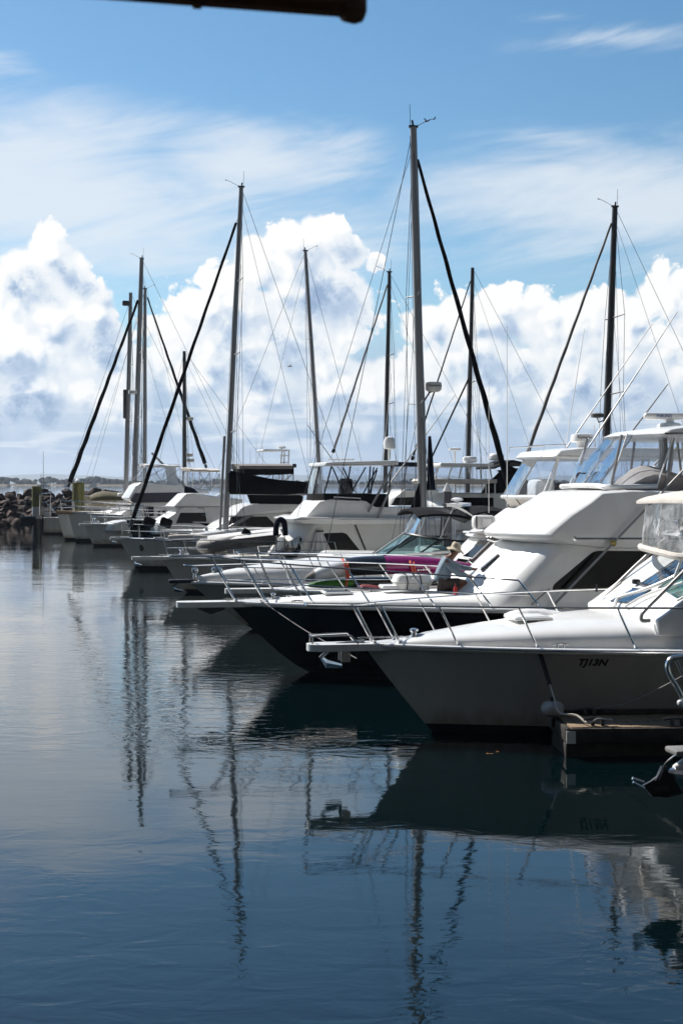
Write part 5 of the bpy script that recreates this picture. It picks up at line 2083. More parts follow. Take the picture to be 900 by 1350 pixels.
    MB().tube(near, .25, 10).build('buoyancy_tube', M['tube_grey'], t)
    MB().tube([p + Vector((0, -.2 if p.y < 0 else .2, .08)) for p in near], .05, 6).build('rubbing_strake', M['canvas_grey'], t)
    secs = []
    for i in range(9):
        u = i / 8
        a_, c_ = q(lerp(272, 364, u), lerp(716, 706, u), -.55), q(lerp(272, 364, u), lerp(712, 702, u), .55)
        k = .3 + .7 * min(1, u * 2.5)
        mid = (a_ + c_) / 2
        secs.append([(mid.x, -.5 - .75 * k + .5, mid.z + .05), (mid.x, -.3 * k, mid.z + .22), (mid.x, .3 * k, mid.z + .22), (mid.x, .75 * k, mid.z + .05), (mid.x, 0, mid.z - .12)])
    MB().loft(secs).build('cover', M['canvas_white'], t, angle=60)
    mb = MB().box(q(321, 708, -.8), (.28, .2, .62), ry=.5, bev=.06)
    mb.build('black_bag', M['canvas_black'], t)
    # horseshoe lifebuoy on its rail bracket
    o = b.P(370, 705, -1.6)
    pts = [b.P(x, y, -1.6) - o for (x, y) in ((363.5, 706), (364, 696), (366, 688), (370, 685), (374, 688), (375.5, 695), (376, 706))]
    t = empty('horseshoe_lifebuoy', b.world(o), b.yaw, 'dark navy horseshoe lifebuoy standing on the rail', 'lifebuoy')
    MB().tube(spline(pts, 4), .10, 8).build('buoy', M['canvas_navy'], t)
    for px in (364, 375):
        MB().tube([b.P(px, 706, -1.6) - o, b.P(px, 727, -1.6) - o], .02, 5).build('bracket', M['rail_steel'], t)
    for (px, py, v, h, ln) in ((470, 690, 1.5, 3.3, .1), (452, 608, .8, 2.6, -.2), (505, 606, 1., 3.2, .3), (425, 610, -1.0, 1.9, .0)):
        b.aerial(b.P(px, py, v), h, .012, ln)
    b.tube('outrigger', [b.P(512, 640, 1.7), b.P(600, 520, 2.4)], .03, 'alloy', 6, r2=.012)
    b.tube('outrigger', [b.P(470, 650, 1.7), b.P(405, 560, 2.4)], .022, 'alloy_dark', 6, r2=.010)
    b.hatch(2.1, .2, 1.33, .55)
    for (x, y) in ((.8, -.6), (1.3, .4)):
        MB().tube([(x + .17 * math.cos(a * .5), y + .17 * math.sin(a * .5), 1.28 + .006 * a) for a in range(40)], .018, 5).build('coiled_line', M['rope'], b.root)
    MB().box((3.2, -1.2, 1.38), (.5, .3, .3), bev=.05).build('deck_box', M['gelcoat'], b.root)
    return b


B4 = boat_square_fly()
# ================================================================== sailing boat with the black boom cover
def boat_sloop():
    b = Boat('sailing_boat', 'white sailing sloop with black boom cover and long black rolled headsail', 'sailing boat', 184, 751, 12)
    b.hull(11.5, 3.5, 1.45, 1.2, 1.1, .95, m='hull_bright', flare=1.4, bootq=.12, rub='rail_steel', rub_r=.03)
    b.pulpit(.35, .16, .1, back=.5)
    x0, _, z0 = b.sheer(0)
    b.anchor((x0 - .3, 0, z0 - .02), .7)
    b.rail([.015, .08, .17, .28, .40, .52, .64, .76], .62, .02, .35, r=.013, split=False, mid=.5, inset=.06)
    z = z0
    b.body('coachroof', [(1.6, 1.30), (2.3, 1.62), (4.0, 1.80), (7.2, 1.85), (7.6, 1.3), (1.6, 1.15)], .95, 'gelcoat', curve=.5, rnd=.15, corner=.2, tum=.2)
    b.window([(232, 716), (250, 712), (285, 711), (290, 716)], .96, .2, 1.15, 'glass_black', both=True)
    t = b.P(318, 247, 0)
    m0 = b.P(297.5, 692, 0)
    rig(b, m0, t, .135, (.30, .52, .73), 1.25, fore=b.P(169, 703, 0), furl='canvas_black', furl_r=(.06, .095), fore_at=.93, boom=(2.05, 4.3, -.05), cover=('canvas_black', 1.15, .55), step=.6)
    # second spar close beside the mast: a ketch-like pole
    b.tube('spinnaker_pole', [b.P(290, 700, -.4), b.P(296, 575, -.2)], .06, 'alloy', 8)
    mb = MB()
    for k, px in enumerate((178, 188)):
        pass
    q = b.P(188, 722, -.8)
    MB().ball((q.x, -b.hull_y(q.x, q.z), q.z), .17, 10, 6, (.6, .3, 1.1)).build('hawse_plate', M['alloy_dark'], b.root)
    # black cowls on the deck
    for (px, py, lab) in ((197, 688, 0), (219, 689, 0)):
        q = b.P(px, py, .3)
        mb = MB().box((q.x, .3, q.z), (.55, .3, .42), ry=.35, bev=.1)
        mb.build('dorade_cover', M['canvas_black'], b.root)
    # winches, hatches, a rolled cover and coiled lines along the deck
    for (x, y, r_) in ((6.2, -.95, .11), (6.9, -1.0, .11), (3.0, .0, .09)):
        MB().lathe((x, y, 1.62 if abs(y) > .5 else 1.72), [(r_, 0), (r_ * .7, .1), (r_ * .8, .17), (0, .19)], 10).build('winch', M['steel'], b.root)
    b.hatch(2.6, 0, 1.72, .55)
    b.hatch(.9, 0, 1.42, .5)
    secs = []
    for i in range(12):
        t_ = i / 11
        r_ = .10 + .05 * math.sin(7 * t_)
        secs.append([(1.2 + 3.2 * t_, -1.05 + .05 * math.sin(5 * t_) + r_ * math.cos(a), 1.46 + r_ * math.sin(a)) for a in [2 * PI * k / 8 for k in range(8)]])
    MB().loft(secs).build('rolled_awning', M['canvas_beige'], b.root, angle=60)
    for (x, y) in ((4.4, -1.3), (1.6, .8)):
        MB().tube([(x + .16 * math.cos(a * .5), y + .16 * math.sin(a * .5), 1.36 + .006 * a) for a in range(40)], .018, 5).build('coiled_line', M['rope'], b.root)
    return b


B5 = boat_sloop()


# ------------------------------------------------------------------ reusable flybridge maker for the boats farther down the row
def flybridge(b, hull, cabin, bridge, hwc, hwb, wins, canopy, encl, top_m='canvas_white', top_edge=None, band=None, curv=.4, V=None, seam='canvas_white', side='vinyl', rail=None, hullm='hull_bright', deck_extra=None, pole_m='alloy'):
    b.hull(*hull, m=hullm, flare=1.7)
    V = V if V is not None else -hwc
    b.body('cabin', b.prof(cabin, V), hwc, 'gelcoat', curve=curv, rnd=.15, corner=.1)
    b.body('bridge', b.prof(bridge, V), hwb, 'gelcoat', curve=curv * .7, rnd=.10, corner=.06)
    for w in wins:
        b.window(w, hwc, m='glass_black')
    (bx0, by0), (bx1, by1) = encl[0]
    (tx0, ty0), (tx1, ty1) = encl[1]
    v = hwb * .93
    p0, p1, q0, q1 = b.P(bx0, by0, -v * .4), b.P(bx1, by1, -v), b.P(tx0, ty0, -v * .4), b.P(tx1, ty1, -v)
    def loop(a, c, k):
        return [Vector((c.x, v * k, c.z)), Vector((a.x + .55, v * k, a.z)), Vector((a.x, .5 * v, a.z)), Vector((a.x, -.5 * v, a.z)), Vector((a.x + .55, -v * k, a.z)), Vector((lerp(a.x + .55, c.x, .5), -v * k, (a.z + c.z) / 2)), Vector((c.x, -v * k, c.z))]
    base, top = loop(p0, p1, 1.), loop(q0, q1, .95)
    b.enclosure(base, top, side, seam, .022, .06)
    for (i, j) in ((4, 5), (5, 4), (5, 6)):
        b.tube('canopy_pole', [base[i], top[j]], .02, pole_m, 5)
    # canopy
    (cx0, cy0), (cx1, cy1), th = canopy
    a, c = b.P(cx0, cy0, -v), b.P(cx1, cy1, -v)
    secs = []
    for k in range(9):
        t = k / 8
        y = lerp(-v * 1.04, v * 1.04, t)
        up = [(lerp(a.x, c.x, i / 7) + (.25 * (2 * t - 1) ** 2 if i == 0 else 0), y, lerp(a.z, c.z, i / 7) - .05 + .10 * math.sin(PI * t) ** .6 + .02 * math.sin(i * 2.1)) for i in range(8)]
        secs.append(up + [(p[0], p[1], p[2] - th) for p in reversed(up)])
    MB().loft(secs).build('canopy', M[top_m], b.root, angle=50)
    if band:
        pts, m, vv = band
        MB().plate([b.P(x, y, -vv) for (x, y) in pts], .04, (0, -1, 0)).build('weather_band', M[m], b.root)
    if rail:
        b.rail(*rail[:4], r=.016, split=False, mid=.5)


def boat_dark_bimini():
    b = Boat('flybridge_boat', 'flybridge boat with dark grey canvas bimini, white rimmed roof and big black saloon glass', 'motor yacht', 236, 738, 12)
    flybridge(b, (12, 3.9, 1.5, 1.4, 1.2, .9), [(268, 703), (285, 690), (318, 676), (420, 676), (420, 715), (268, 715)],
              [(302, 679), (312, 668), (328, 664), (420, 663), (420, 672), (303, 681)], 1.6, 1.9,
              [[(301, 698), (304, 681), (352, 681), (361, 690), (361, 698)]],
              ((315, 616), (387, 615), .34), (((310, 645), (387, 651)), ((316, 624), (387, 624))), 'canvas_black', V=-1.6, seam='canvas_black',
              band=([(324, 647), (345, 647), (388, 650), (399, 654), (399, 665), (330, 664)], 'canvas_black', 1.95), pole_m='alloy_dark')
    # grey-brown canvas lid over the dark valance
    a, c = b.P(316, 615.5, -1.9), b.P(386, 615, -1.9)
    secs = [[(lerp(a.x, c.x, i / 6), lerp(-1.85, 1.85, k / 6), a.z + .06 + .12 * math.sin(PI * k / 6) ** .6) for i in range(7)] + [(lerp(c.x, a.x, i / 6), lerp(-1.85, 1.85, k / 6), a.z - .10) for i in range(7)] for k in range(7)]
    MB().loft(secs).build('bimini_lid', M['canvas_grey'], b.root, angle=50)
    b.tube('boarding_pole', [b.P(302, 696, -1.75), b.P(347, 669, -1.75)], .10, 'alloy', 8)
    for (px, py, h) in ((321, 668, 3.6), (338, 668, 3.4), (346, 616, 1.2), (330, 616, .9)):
        b.aerial(b.P(px, py, -1.2), h, .016)
    MB().lathe(b.P(306, 619, .4), [(.3, 0), (.34, .1), (.3, .28), (.1, .34)], 12).build('radar_dome', M['gelcoat'], b.root)
    return b


boat_dark_bimini()


def boat_beige_bimini():
    b = Boat('flybridge_boat', 'low white sedan cruiser with beige canvas bimini and slanted bright front', 'motor yacht', 186, 729, 14, Y=72)
    flybridge(b, (11.5, 3.7, 1.9, 1.7, 1.4, .8), [(200, 690), (222, 678), (236, 668), (330, 668), (330, 705), (200, 705)],
              [(222, 668), (240, 651), (252, 650), (290, 655), (320, 658), (320, 668)], 1.5, 1.55,
              [[(232, 690), (238, 676), (272, 676), (272, 690)]],
              ((244, 617), (290, 619), .10), (((247, 645), (290, 650)), ((247, 622), (290, 624))), 'canvas_beige', V=-1.5,
              band=([(243, 640), (256, 644), (262, 650), (243, 650)], 'canvas_navy', 1.6), hullm='hull_navy')
    b.body('bow_cowl', b.prof([(262, 672), (296, 650), (304, 648), (304, 672)], -1.0), 1.0, 'gelcoat', curve=.3, rnd=.1, corner=.05)
    b.rail([.03, .10, .18, .27, .36], .75, .1, .4, r=.018, split=False, mid=.5)
    return b


boat_beige_bimini()


def boat_navy_band():
    b = Boat('flybridge_boat', 'cream flybridge boat with white topped clear enclosure and a broad navy band', 'motor yacht', 168, 722, 15, Y=88)
    flybridge(b, (12, 3.9, 1.5, 1.4, 1.2, .8), [(176, 672), (184, 660), (300, 660), (300, 690), (176, 690)],
              [(164, 657), (175, 640), (182, 636), (240, 640), (250, 662), (180, 664)], 1.7, 1.85,
              [[(188, 682), (190, 668), (203, 668), (203, 682)], [(208, 680), (208, 673), (218, 673), (218, 680)]],
              ((187, 612), (238, 613), .12), (((176, 632), (238, 640)), ((188, 615), (238, 617))), 'canvas_white', V=-1.7,
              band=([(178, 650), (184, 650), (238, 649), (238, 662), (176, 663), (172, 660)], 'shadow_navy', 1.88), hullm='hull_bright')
    b.tube('davit', [b.P(200, 597, .2), b.P(237, 634, .2)], .08, 'alloy', 6)
    b.rail([.03, .10, .2, .3, .42], .8, .1, .5, r=.02, split=False, mid=.5)
    b.body('boom_gallows', b.prof([(222, 614), (236, 614), (240, 640), (226, 640)], -1.7), .06, 'gelcoat', corner=.02, rnd=.02)
    return b


boat_navy_band()


def boat_white_bow():
    b = Boat('motor_yacht', 'white motor yacht bow with anchor platform, between the grey hulls and the black sailed sloop', 'motor yacht', 124, 720, 15)
    b.hull(11, 3.7, 1.38, 1.3, 1.15, .55, m='hull_bright', flare=1.5, bootq=.1)
    b.pulpit(.35, .2, .12, back=.6)
    q = b.P(138, 709, 0)
    b.rail([.03, .11, .2, .31, .44], .85, .0, .35, r=.02, split=False, mid=.5)
    b.body('foredeck_trunk', b.prof([(135, 690), (150, 686), (215, 684), (260, 680), (300, 680), (300, 700), (135, 700)], 0), 1.2, 'gelcoat', curve=.6, rnd=.15, corner=.1)
    b.tube('anchor_platform', [b.P(135, 705, -.3), b.P(158, 707, -.5)], .07, 'gelcoat', 6)
    b.anchor(b.P(134, 707, -.3), .8, 'canvas_beige')
    b.windlass(.0, 1.45, 1.4)
    return b


boat_white_bow()


# ================================================================== two grey hulls with the tall left-hand masts
def boat_ketch():
    b = Boat('sailing_boat', 'tall grey masted sloop with black rolled headsail reaching down left of the far masts', 'sailing boat', 101, 714, 15)
    b.hull(13.5, 3.9, 1.95, 1.6, 1.4, .55, m='hull_bright', flare=1.3, bootq=.10, rub='rail_steel', rub_r=.035)
    b.rail([.02, .09, .18, .29, .42, .56], .7, .0, .6, r=.018, split=False, mid=.5, inset=.06)
    b.pulpit(.8, .16, .14, m='plank', back=1.2)
    b.body('coachroof', [(2.2, 1.7), (3., 2.1), (8, 2.25), (8.4, 1.5), (2.2, 1.5)], 1.0, 'gelcoat', curve=.5, rnd=.15, corner=.2)
    base, top = b.P(177.5, 640, 0), b.P(187, 341, 0)
    rig(b, base, top, .19, (.36, .62), 1.5, fore=b.P(88, 648, 0), furl='canvas_black', furl_r=(.08, .16), fore_at=.86, boom=(1.0, 5, .0), cover=('canvas_white', .5, .35), step=1.5)
    q = b.P(182.5, 520, 0)
    MB().lathe((q.x - .35, 0, q.z), [(.2, 0), (.3, .05), (.3, .25), (.1, .32)], 12).build('radar_dome', M['gelcoat'], b.root)
    return b


boat_ketch()


def boat_grey_hull():
    b = Boat('sailing_boat', 'grey hulled sailing boat with pale stem whose mast stands nearest left of the tall pair', 'sailing boat', 86, 712, 15)
    b.hull(12.5, 3.7, 2.0, 1.7, 1.4, .55, m='hull_bright', flare=1.3, bootq=.08, rub='plank', rub_r=.05, stripe=None)
    b.rail([.02, .09, .18, .29, .42, .56], .7, .0, .5, r=.018, split=False, mid=.5, inset=.06)
    b.body('coachroof', [(2.2, 1.7), (3., 2.15), (8, 2.25), (8.4, 1.5), (2.2, 1.5)], .95, 'gelcoat', curve=.5, rnd=.15, corner=.2)
    base, top = b.P(166.5, 640, .2), b.P(172.5, 386, .2)
    rig(b, base, top, .17, (.40, .66), 1.4, fore=b.P(78, 668, 0), fore_at=.97, step=1.6, masthead=False)
    q = b.P(172, 400, .2)
    MB().box((q.x - .32, .2, q.z), (.45, .3, .35), bev=.08).build('deck_light', M['alloy_dark'], b.root)
    q = b.P(168.6, 525, .2)
    MB().box((q.x - .20, .2, q.z - .4), (.22, .22, 2.0), bev=.06).build('radar_reflector', M['alloy_dark'], b.root)
    return b


boat_grey_hull()


def boat_olive():
    b = Boat('workboat', 'cream workboat under an olive green tarpaulin at the rock breakwater', 'workboat', 112, 700, 15, Y=101)
    b.hull(12, 3.8, 2.9, 2.6, 2.4, .3, m='hull_cream', flare=1.2, deck='canvas_beige')
    a = b.P(118, 660, 0)
    secs = []
    for i in range(10):
        t = i / 9
        x = a.x + 4.2 * t
        h = .35 + .35 * math.sin(PI * t) + .12 * math.sin(9 * t)
        secs.append([(x, 1.5 * math.cos(a_), 2.55 + h * math.sin(a_)) for a_ in [PI * k / 8 for k in range(9)]])
    MB().loft(secs).build('tarpaulin', M['canvas_olive'], b.root, angle=50)
    b.body('cabin', b.prof([(150, 664), (154, 650), (180, 648), (180, 668), (150, 668)], 0), 1.3, 'gelcoat_old', corner=.1, rnd=.15)
    return b


boat_olive()


def far_sloop(label, stem, wl_Y, mast0, mast1, r, hull, yaw=10, fore=None, furl=None, at=1., spr=(.35, .65), furl_r=(.04, .08), m='alloy', boom=None, cover=None, hullm='hull_bright', sp=1.2, inner=None, step=2.0, back=None, masthead=True):
    b = Boat('sailing_boat', label, 'sailing boat', stem, 0, yaw, None, Y=wl_Y)
    b.hull(*hull, m=hullm, flare=1.35, rub='rail_steel', rub_r=.03)
    x0 = b.P(*mast0, 0).x
    b.body('coachroof', [(x0 - 1.6, b.zm - .1), (x0 - .9, b.zm + .35), (x0 + 3.2, b.zm + .45), (x0 + 3.6, b.zm - .1)], 1.0, 'gelcoat', curve=.4, rnd=.15, corner=.2)
    b.rail([.02, .10, .2, .32, .46], .65, .0, .3, r=.014, split=False, mid=.5, inset=.06)
    inn = None
    if inner:
        inn = (inner[0], b.P(*inner[1], 0), inner[2], inner[3])
    rig(b, b.P(*mast0, 0), b.P(*mast1, 0), r, spr, sp, fore=b.P(*fore, 0) if fore else None, furl=furl, furl_r=furl_r, fore_at=at, boom=boom, cover=cover, m=m, step=step, inner=inn, back=back, masthead=masthead)
    return b


def far_rigs():
    # grey mast at the left, bow to the right, black rolled headsail falling to the right
    far_sloop('sailing boat whose black headsail slants down right, beside two far left masts', 330, 98, (191, 612), (191.5, 381), .15, (13, 3.8, 1.7, 1.4, 1.2, .6), 192, fore=(274, 622), furl='canvas_black', at=.99, furl_r=(.05, .15), step=2.5)
    # short dark mast with gear
    b = far_sloop('sailing boat with a short dark mast carrying deck lights, left of the black covered boom', 205, 90, (243.5, 622), (243, 463), .15, (11, 3.4, 1.6, 1.3, 1.2, .5), 12, fore=(206, 628), m='alloy_dark', spr=(.45,), masthead=False, step=2.5)
    for (py, dx) in ((552, .35), (607, .4), (600, .3)):
        q = b.P(243.5, py, 0)
        MB().box((q.x + dx, 0, q.z), (.5, .25, .22), bev=.05).build('deck_light', M['canvas_beige'], b.root)
    # slender raked mast leaning left
    b = far_sloop('sailing boat with a slender mast leaning left, behind the dark canvas bimini', 505, 80, (420, 608), (402.5, 331), .13, (12, 3.6, 1.6, 1.3, 1.2, .6), 192, fore=(489, 655), spr=(.30, .66), m='alloy', step=2.8)
    # dark mast above the white dome
    far_sloop('sailing boat with a dark upright mast rising behind the white satellite dome', 430, 75, (508.5, 592), (513, 359), .13, (12.5, 3.6, 1.6, 1.3, 1.2, .5), 12, fore=(437, 602), furl='alloy', at=.97, furl_r=(.045, .075), m='alloy_dark', spr=(.40, .62), step=2.5)
    # dark mast above the square bridge on the far side
    far_sloop('sailing boat with a plain dark mast rising behind the far pale bridge roof', 536, 70, (617, 607), (622.5, 353), .125, (12, 3.6, 1.6, 1.3, 1.2, .5), 12, fore=(541, 612), furl='canvas_black', at=.97, furl_r=(.03, .05), m='alloy_dark', spr=(.52,), step=2.5, inner=(.55, (560, 622), .05, 'canvas_black'), masthead=False)
    # tall dark mast at the right
    b = far_sloop('sailing boat with a thick dark mast and a grey rolled headsail at the right', 672, 54, (799, 577), (810, 273), .155, (12.5, 3.8, 1.6, 1.3, 1.2, .6), 12, fore=(682, 632), furl='tube_grey', at=.975, furl_r=(.045, .085), m='alloy_dark', spr=(.36, .62), step=2.6, sp=1.3)
    q = b.P(799, 553, 0)
    o = b.tube('radar_bracket', [q, q + Vector((-.35, 0, -.12)), q + Vector((-.42, 0, .1))], .03, 'alloy_dark')
    MB().lathe((q.x - .42, 0, q.z + .06), [(.1, 0), (.26, .03), (.26, .16), (.2, .2), (0, .21)], 14).build('radar_dome', M['tube_grey'], o)


far_rigs()


# ================================================================== tall middle mast: boat lying bow to the right
def boat_tall_mast():
    b = far_sloop('tallest masted sailing boat, a black rolled headsail slanting down to its right', 722, 44, (557, 664), (544.5, 168), .150, (8.4, 3.2, 1.5, 1.25, 1.1, .7), 192, fore=(678, 668), furl='canvas_black', at=.955, furl_r=(.05, .105), spr=(.36, .61), step=1.8, sp=1.1)
    # radar set on a bracket
    q = b.P(557, 511, 0)
    o = b.tube('radar_bracket', [q + Vector((0, 0, -.5)), q + Vector((-.22, 0, -.16)), q + Vector((-.42, 0, -.08))], .03, 'alloy_dark')
    c = b.P(571, 510, 0)
    secs = []
    for (k, z) in ((.66, -.16), (.95, -.10), (1., .02), (1., .10), (.9, .15)):
        secs.append([(c.x + .27 * k * (1 if math.cos(a) > 0 else -1) * abs(math.cos(a)) ** .6, .22 * k * math.sin(a), c.z + z) for a in [2 * PI * i / 22 for i in range(22)]])
    d = MB().loft(secs).build('radar_dome', M['gelcoat_old'], o, angle=50)
    # lettering faces the viewer on the set's near side
    vs_, fs_ = text_mesh('Raymarine', 1., 0, .015)
    xmin, xmax = min(p.x for p in vs_), max(p.x for p in vs_)
    k = .42 / (xmax - xmin)
    MB().add([(c.x + .21 - (p.x - xmin) * k, .232, c.z + .03 + p.y * k) for p in vs_], fs_).build('lettering', M['letter_black'], d, angle=30)
    # navy mainsail bundle standing behind the mast
    p0, p1 = b.P(565, 566, 0), b.P(568, 672, 0)
    p0, p1 = b.P(566, 575, 0), b.P(568, 646, 0)
    MB().tube([p0, lerp(p0, p1, .3), lerp(p0, p1, .7), p1], .05, 8, r2=.15).build('hanging_sail', M['canvas_navy'], b.root)
    s0, s1 = b.P(572, 640, 0), b.P(552, 672, 0)
    MB().plate([b.P(552, 637, .1), b.P(541, 670, .1), b.P(556, 672, .1)], .06, (0, 1, 0)).build('sail_bag', M['canvas_black'], b.root)
    return b


BT = boat_tall_mast()


# ================================================================== far white flybridge on the other side of the dock
def boat_far_bridge():
    b = Boat('flybridge_boat', 'pale two tier flybridge boat on the far side of the dock, behind the grey pile', 'motor yacht', 540, 0, 12, None, Y=62)
    b.hull(12.5, 4.0, 1.7, 1.5, 1.3, .8, m='hull_bright')
    b.body('cabin', b.prof([(566, 690), (574, 664), (590, 650), (680, 650), (680, 700), (566, 700)], -1.6), 1.6, 'gelcoat_old', curve=.4, rnd=.15, corner=.1)
    b.window([(578, 672), (590, 656), (650, 656), (650, 672)], 1.6)
    b.body('upper_deck', b.prof([(562, 634), (566, 631), (655, 632), (655, 637), (566, 638)], -1.9), 1.9, 'canvas_beige', curve=.3, rnd=.05, corner=.03)
    for px in (566, 600, 640, 652):
        for v in (-1.7, 1.7):
            b.tube('deck_post', [b.P(px, 652, v), b.P(px, 636, v)], .035, 'white_paint', 6)
    v = 1.6
    p0, p1, q0, q1 = b.P(571, 631, -.6), b.P(648, 631, -v), b.P(577, 614, -.6), b.P(645, 614, -v)
    def loop(a, c):
        return [Vector((c.x, v, a.z)), Vector((a.x + .4, v, a.z)), Vector((a.x, .8, a.z)), Vector((a.x, -.8, a.z)), Vector((a.x + .4, -v, a.z))] + [Vector((lerp(a.x + .4, c.x, k / 4), -v, a.z)) for k in range(1, 5)]
    b.enclosure(loop(p0, p1), loop(q0, q1), 'vinyl', 'white_paint', .035, .03)
    b.body('hardtop', b.prof([(574, 614), (576, 610), (650, 611), (650, 615), (578, 616)], -1.7), 1.7, 'gelcoat', curve=.2, rnd=.05, corner=.03)
    for (px, py, r, h) in ((619, 610, .35, .30), (654, 607, .36, .34)):
        radome(b, b.P(px, py, 0), r, h)
    q = b.P(599, 610, 0)
    MB().lathe(q, [(.05, 0), (.05, .55), (.3, .58), (.3, .68), (0, .72)], 12).build('antenna_dome', M['gelcoat'], b.root)
    # black awnings over the after deck
    for (pts, vv) in (([(640, 640), (668, 612), (690, 622), (690, 655), (670, 690), (648, 690), (628, 660)], -1.2), ([(655, 620), (682, 617), (700, 640), (690, 660)], 1.2)):
        MB().plate([b.P(x, y, vv) for (x, y) in pts], .06, (0, -1, 0)).build('side_awning', M['canvas_black'], b.root)
    a, c = b.P(650, 616, -1.3), b.P(700, 612, -1.3)
    MB().loft([[(a.x, y, a.z), (lerp(a.x, c.x, .5), y, c.z + .2), (c.x, y, c.z), (c.x, y, c.z - .08), (lerp(a.x, c.x, .5), y, c.z + .1), (a.x, y, a.z - .08)] for y in (-1.4, 0, 1.4)]).build('awning_top', M['canvas_black'], b.root)
    for (px, py, h) in ((628, 632, 2.6), (640, 636, 3.8), (668, 640, 3.5)):
        b.aerial(b.P(px, py, -1.5), h, .018)
    return b


boat_far_bridge()


def boat_tower():
    b = Boat('game_fishing_boat', 'game fishing boat with an open white tuna tower above the dark bimini', 'fishing boat', 318, 0, 14, None, Y=84)
    b.hull(12, 3.9, 1.8, 1.5, 1.3, .8, m='hull_bright')
    b.body('cabin', b.prof([(335, 668), (345, 650), (400, 650), (400, 690), (335, 690)], -1.5), 1.5, 'gelcoat', curve=.4, rnd=.15, corner=.1)
    b.window([(346, 664), (352, 655), (392, 655), (392, 664)], 1.5)
    zt = b.P(362, 594, 0).z
    b.body('tower_top', b.prof([(341, 594), (345, 592), (382, 592.5), (382, 594.5), (345, 595)], -1.), 1.0, 'gelcoat', curve=.2, rnd=.04, corner=.02)
    for v in (-.8, .8):
        for (x0, x1) in ((366, 372), (373, 375), (378, 381)):
            b.tube('tower_leg', [b.P(x0, 650, v * 1.4), b.P(x1, 594, v)], .045, 'white_paint', 6)
        for py in (601, 610, 618):
            b.tube('tower_ring', [b.P(369, py, v), b.P(381, py - .5, v)], .035, 'white_paint', 5)
    q = b.P(371, 588, 0)
    MB().lathe((q.x, 0, zt), [(.05, 0), (.05, .12), (.28, .14), (.26, .26), (0, .32)], 12).build('antenna_dome', M['gelcoat'], b.root)
    q = b.P(388, 614, -.5)
    MB().box((q.x, -.5, q.z), (.25, .25, .25), bev=.06).build('floodlight', M['boot_black'], b.root)
    return b


boat_tower()


# fill between the masts: another low cruiser seen in gaps on the far side
def boat_gap():
    b = Boat('motor_cruiser', 'pale cabin cruiser half hidden under the tall middle mast', 'motor cruiser', 470, 0, 12, None, Y=66)
    b.hull(10.5, 3.6, 1.6, 1.45, 1.3, .8, m='hull_bright')
    b.body('cabin', b.prof([(498, 678), (512, 655), (530, 645), (580, 645), (580, 700), (498, 700)], -1.4), 1.4, 'gelcoat_old', curve=.5, rnd=.2, corner=.12)
    b.window([(514, 668), (522, 656), (555, 655), (555, 668)], 1.4)
    v = 1.3
    p0, p1, q0, q1 = b.P(514, 646, -.5), b.P(575, 646, -v), b.P(520, 614, -.5), b.P(575, 614, -v)
    base = [Vector((p1.x, v, p0.z)), Vector((p0.x + .4, v, p0.z)), Vector((p0.x, 0, p0.z)), Vector((p0.x + .4, -v, p0.z)), Vector((p1.x, -v, p0.z))]
    top = [Vector((q1.x, v, q0.z)), Vector((q0.x + .4, v, q0.z)), Vector((q0.x, 0, q0.z)), Vector((q0.x + .4, -v, q0.z)), Vector((q1.x, -v, q0.z))]
    b.enclosure(base, top, 'vinyl_side', 'canvas_grey', .02, .05)
    b.body('canopy', b.prof([(514, 614), (520, 609), (580, 610), (580, 615)], -1.2), 1.35, 'canvas_navy', curve=.2, rnd=.06, corner=.03)
    return b


boat_gap()


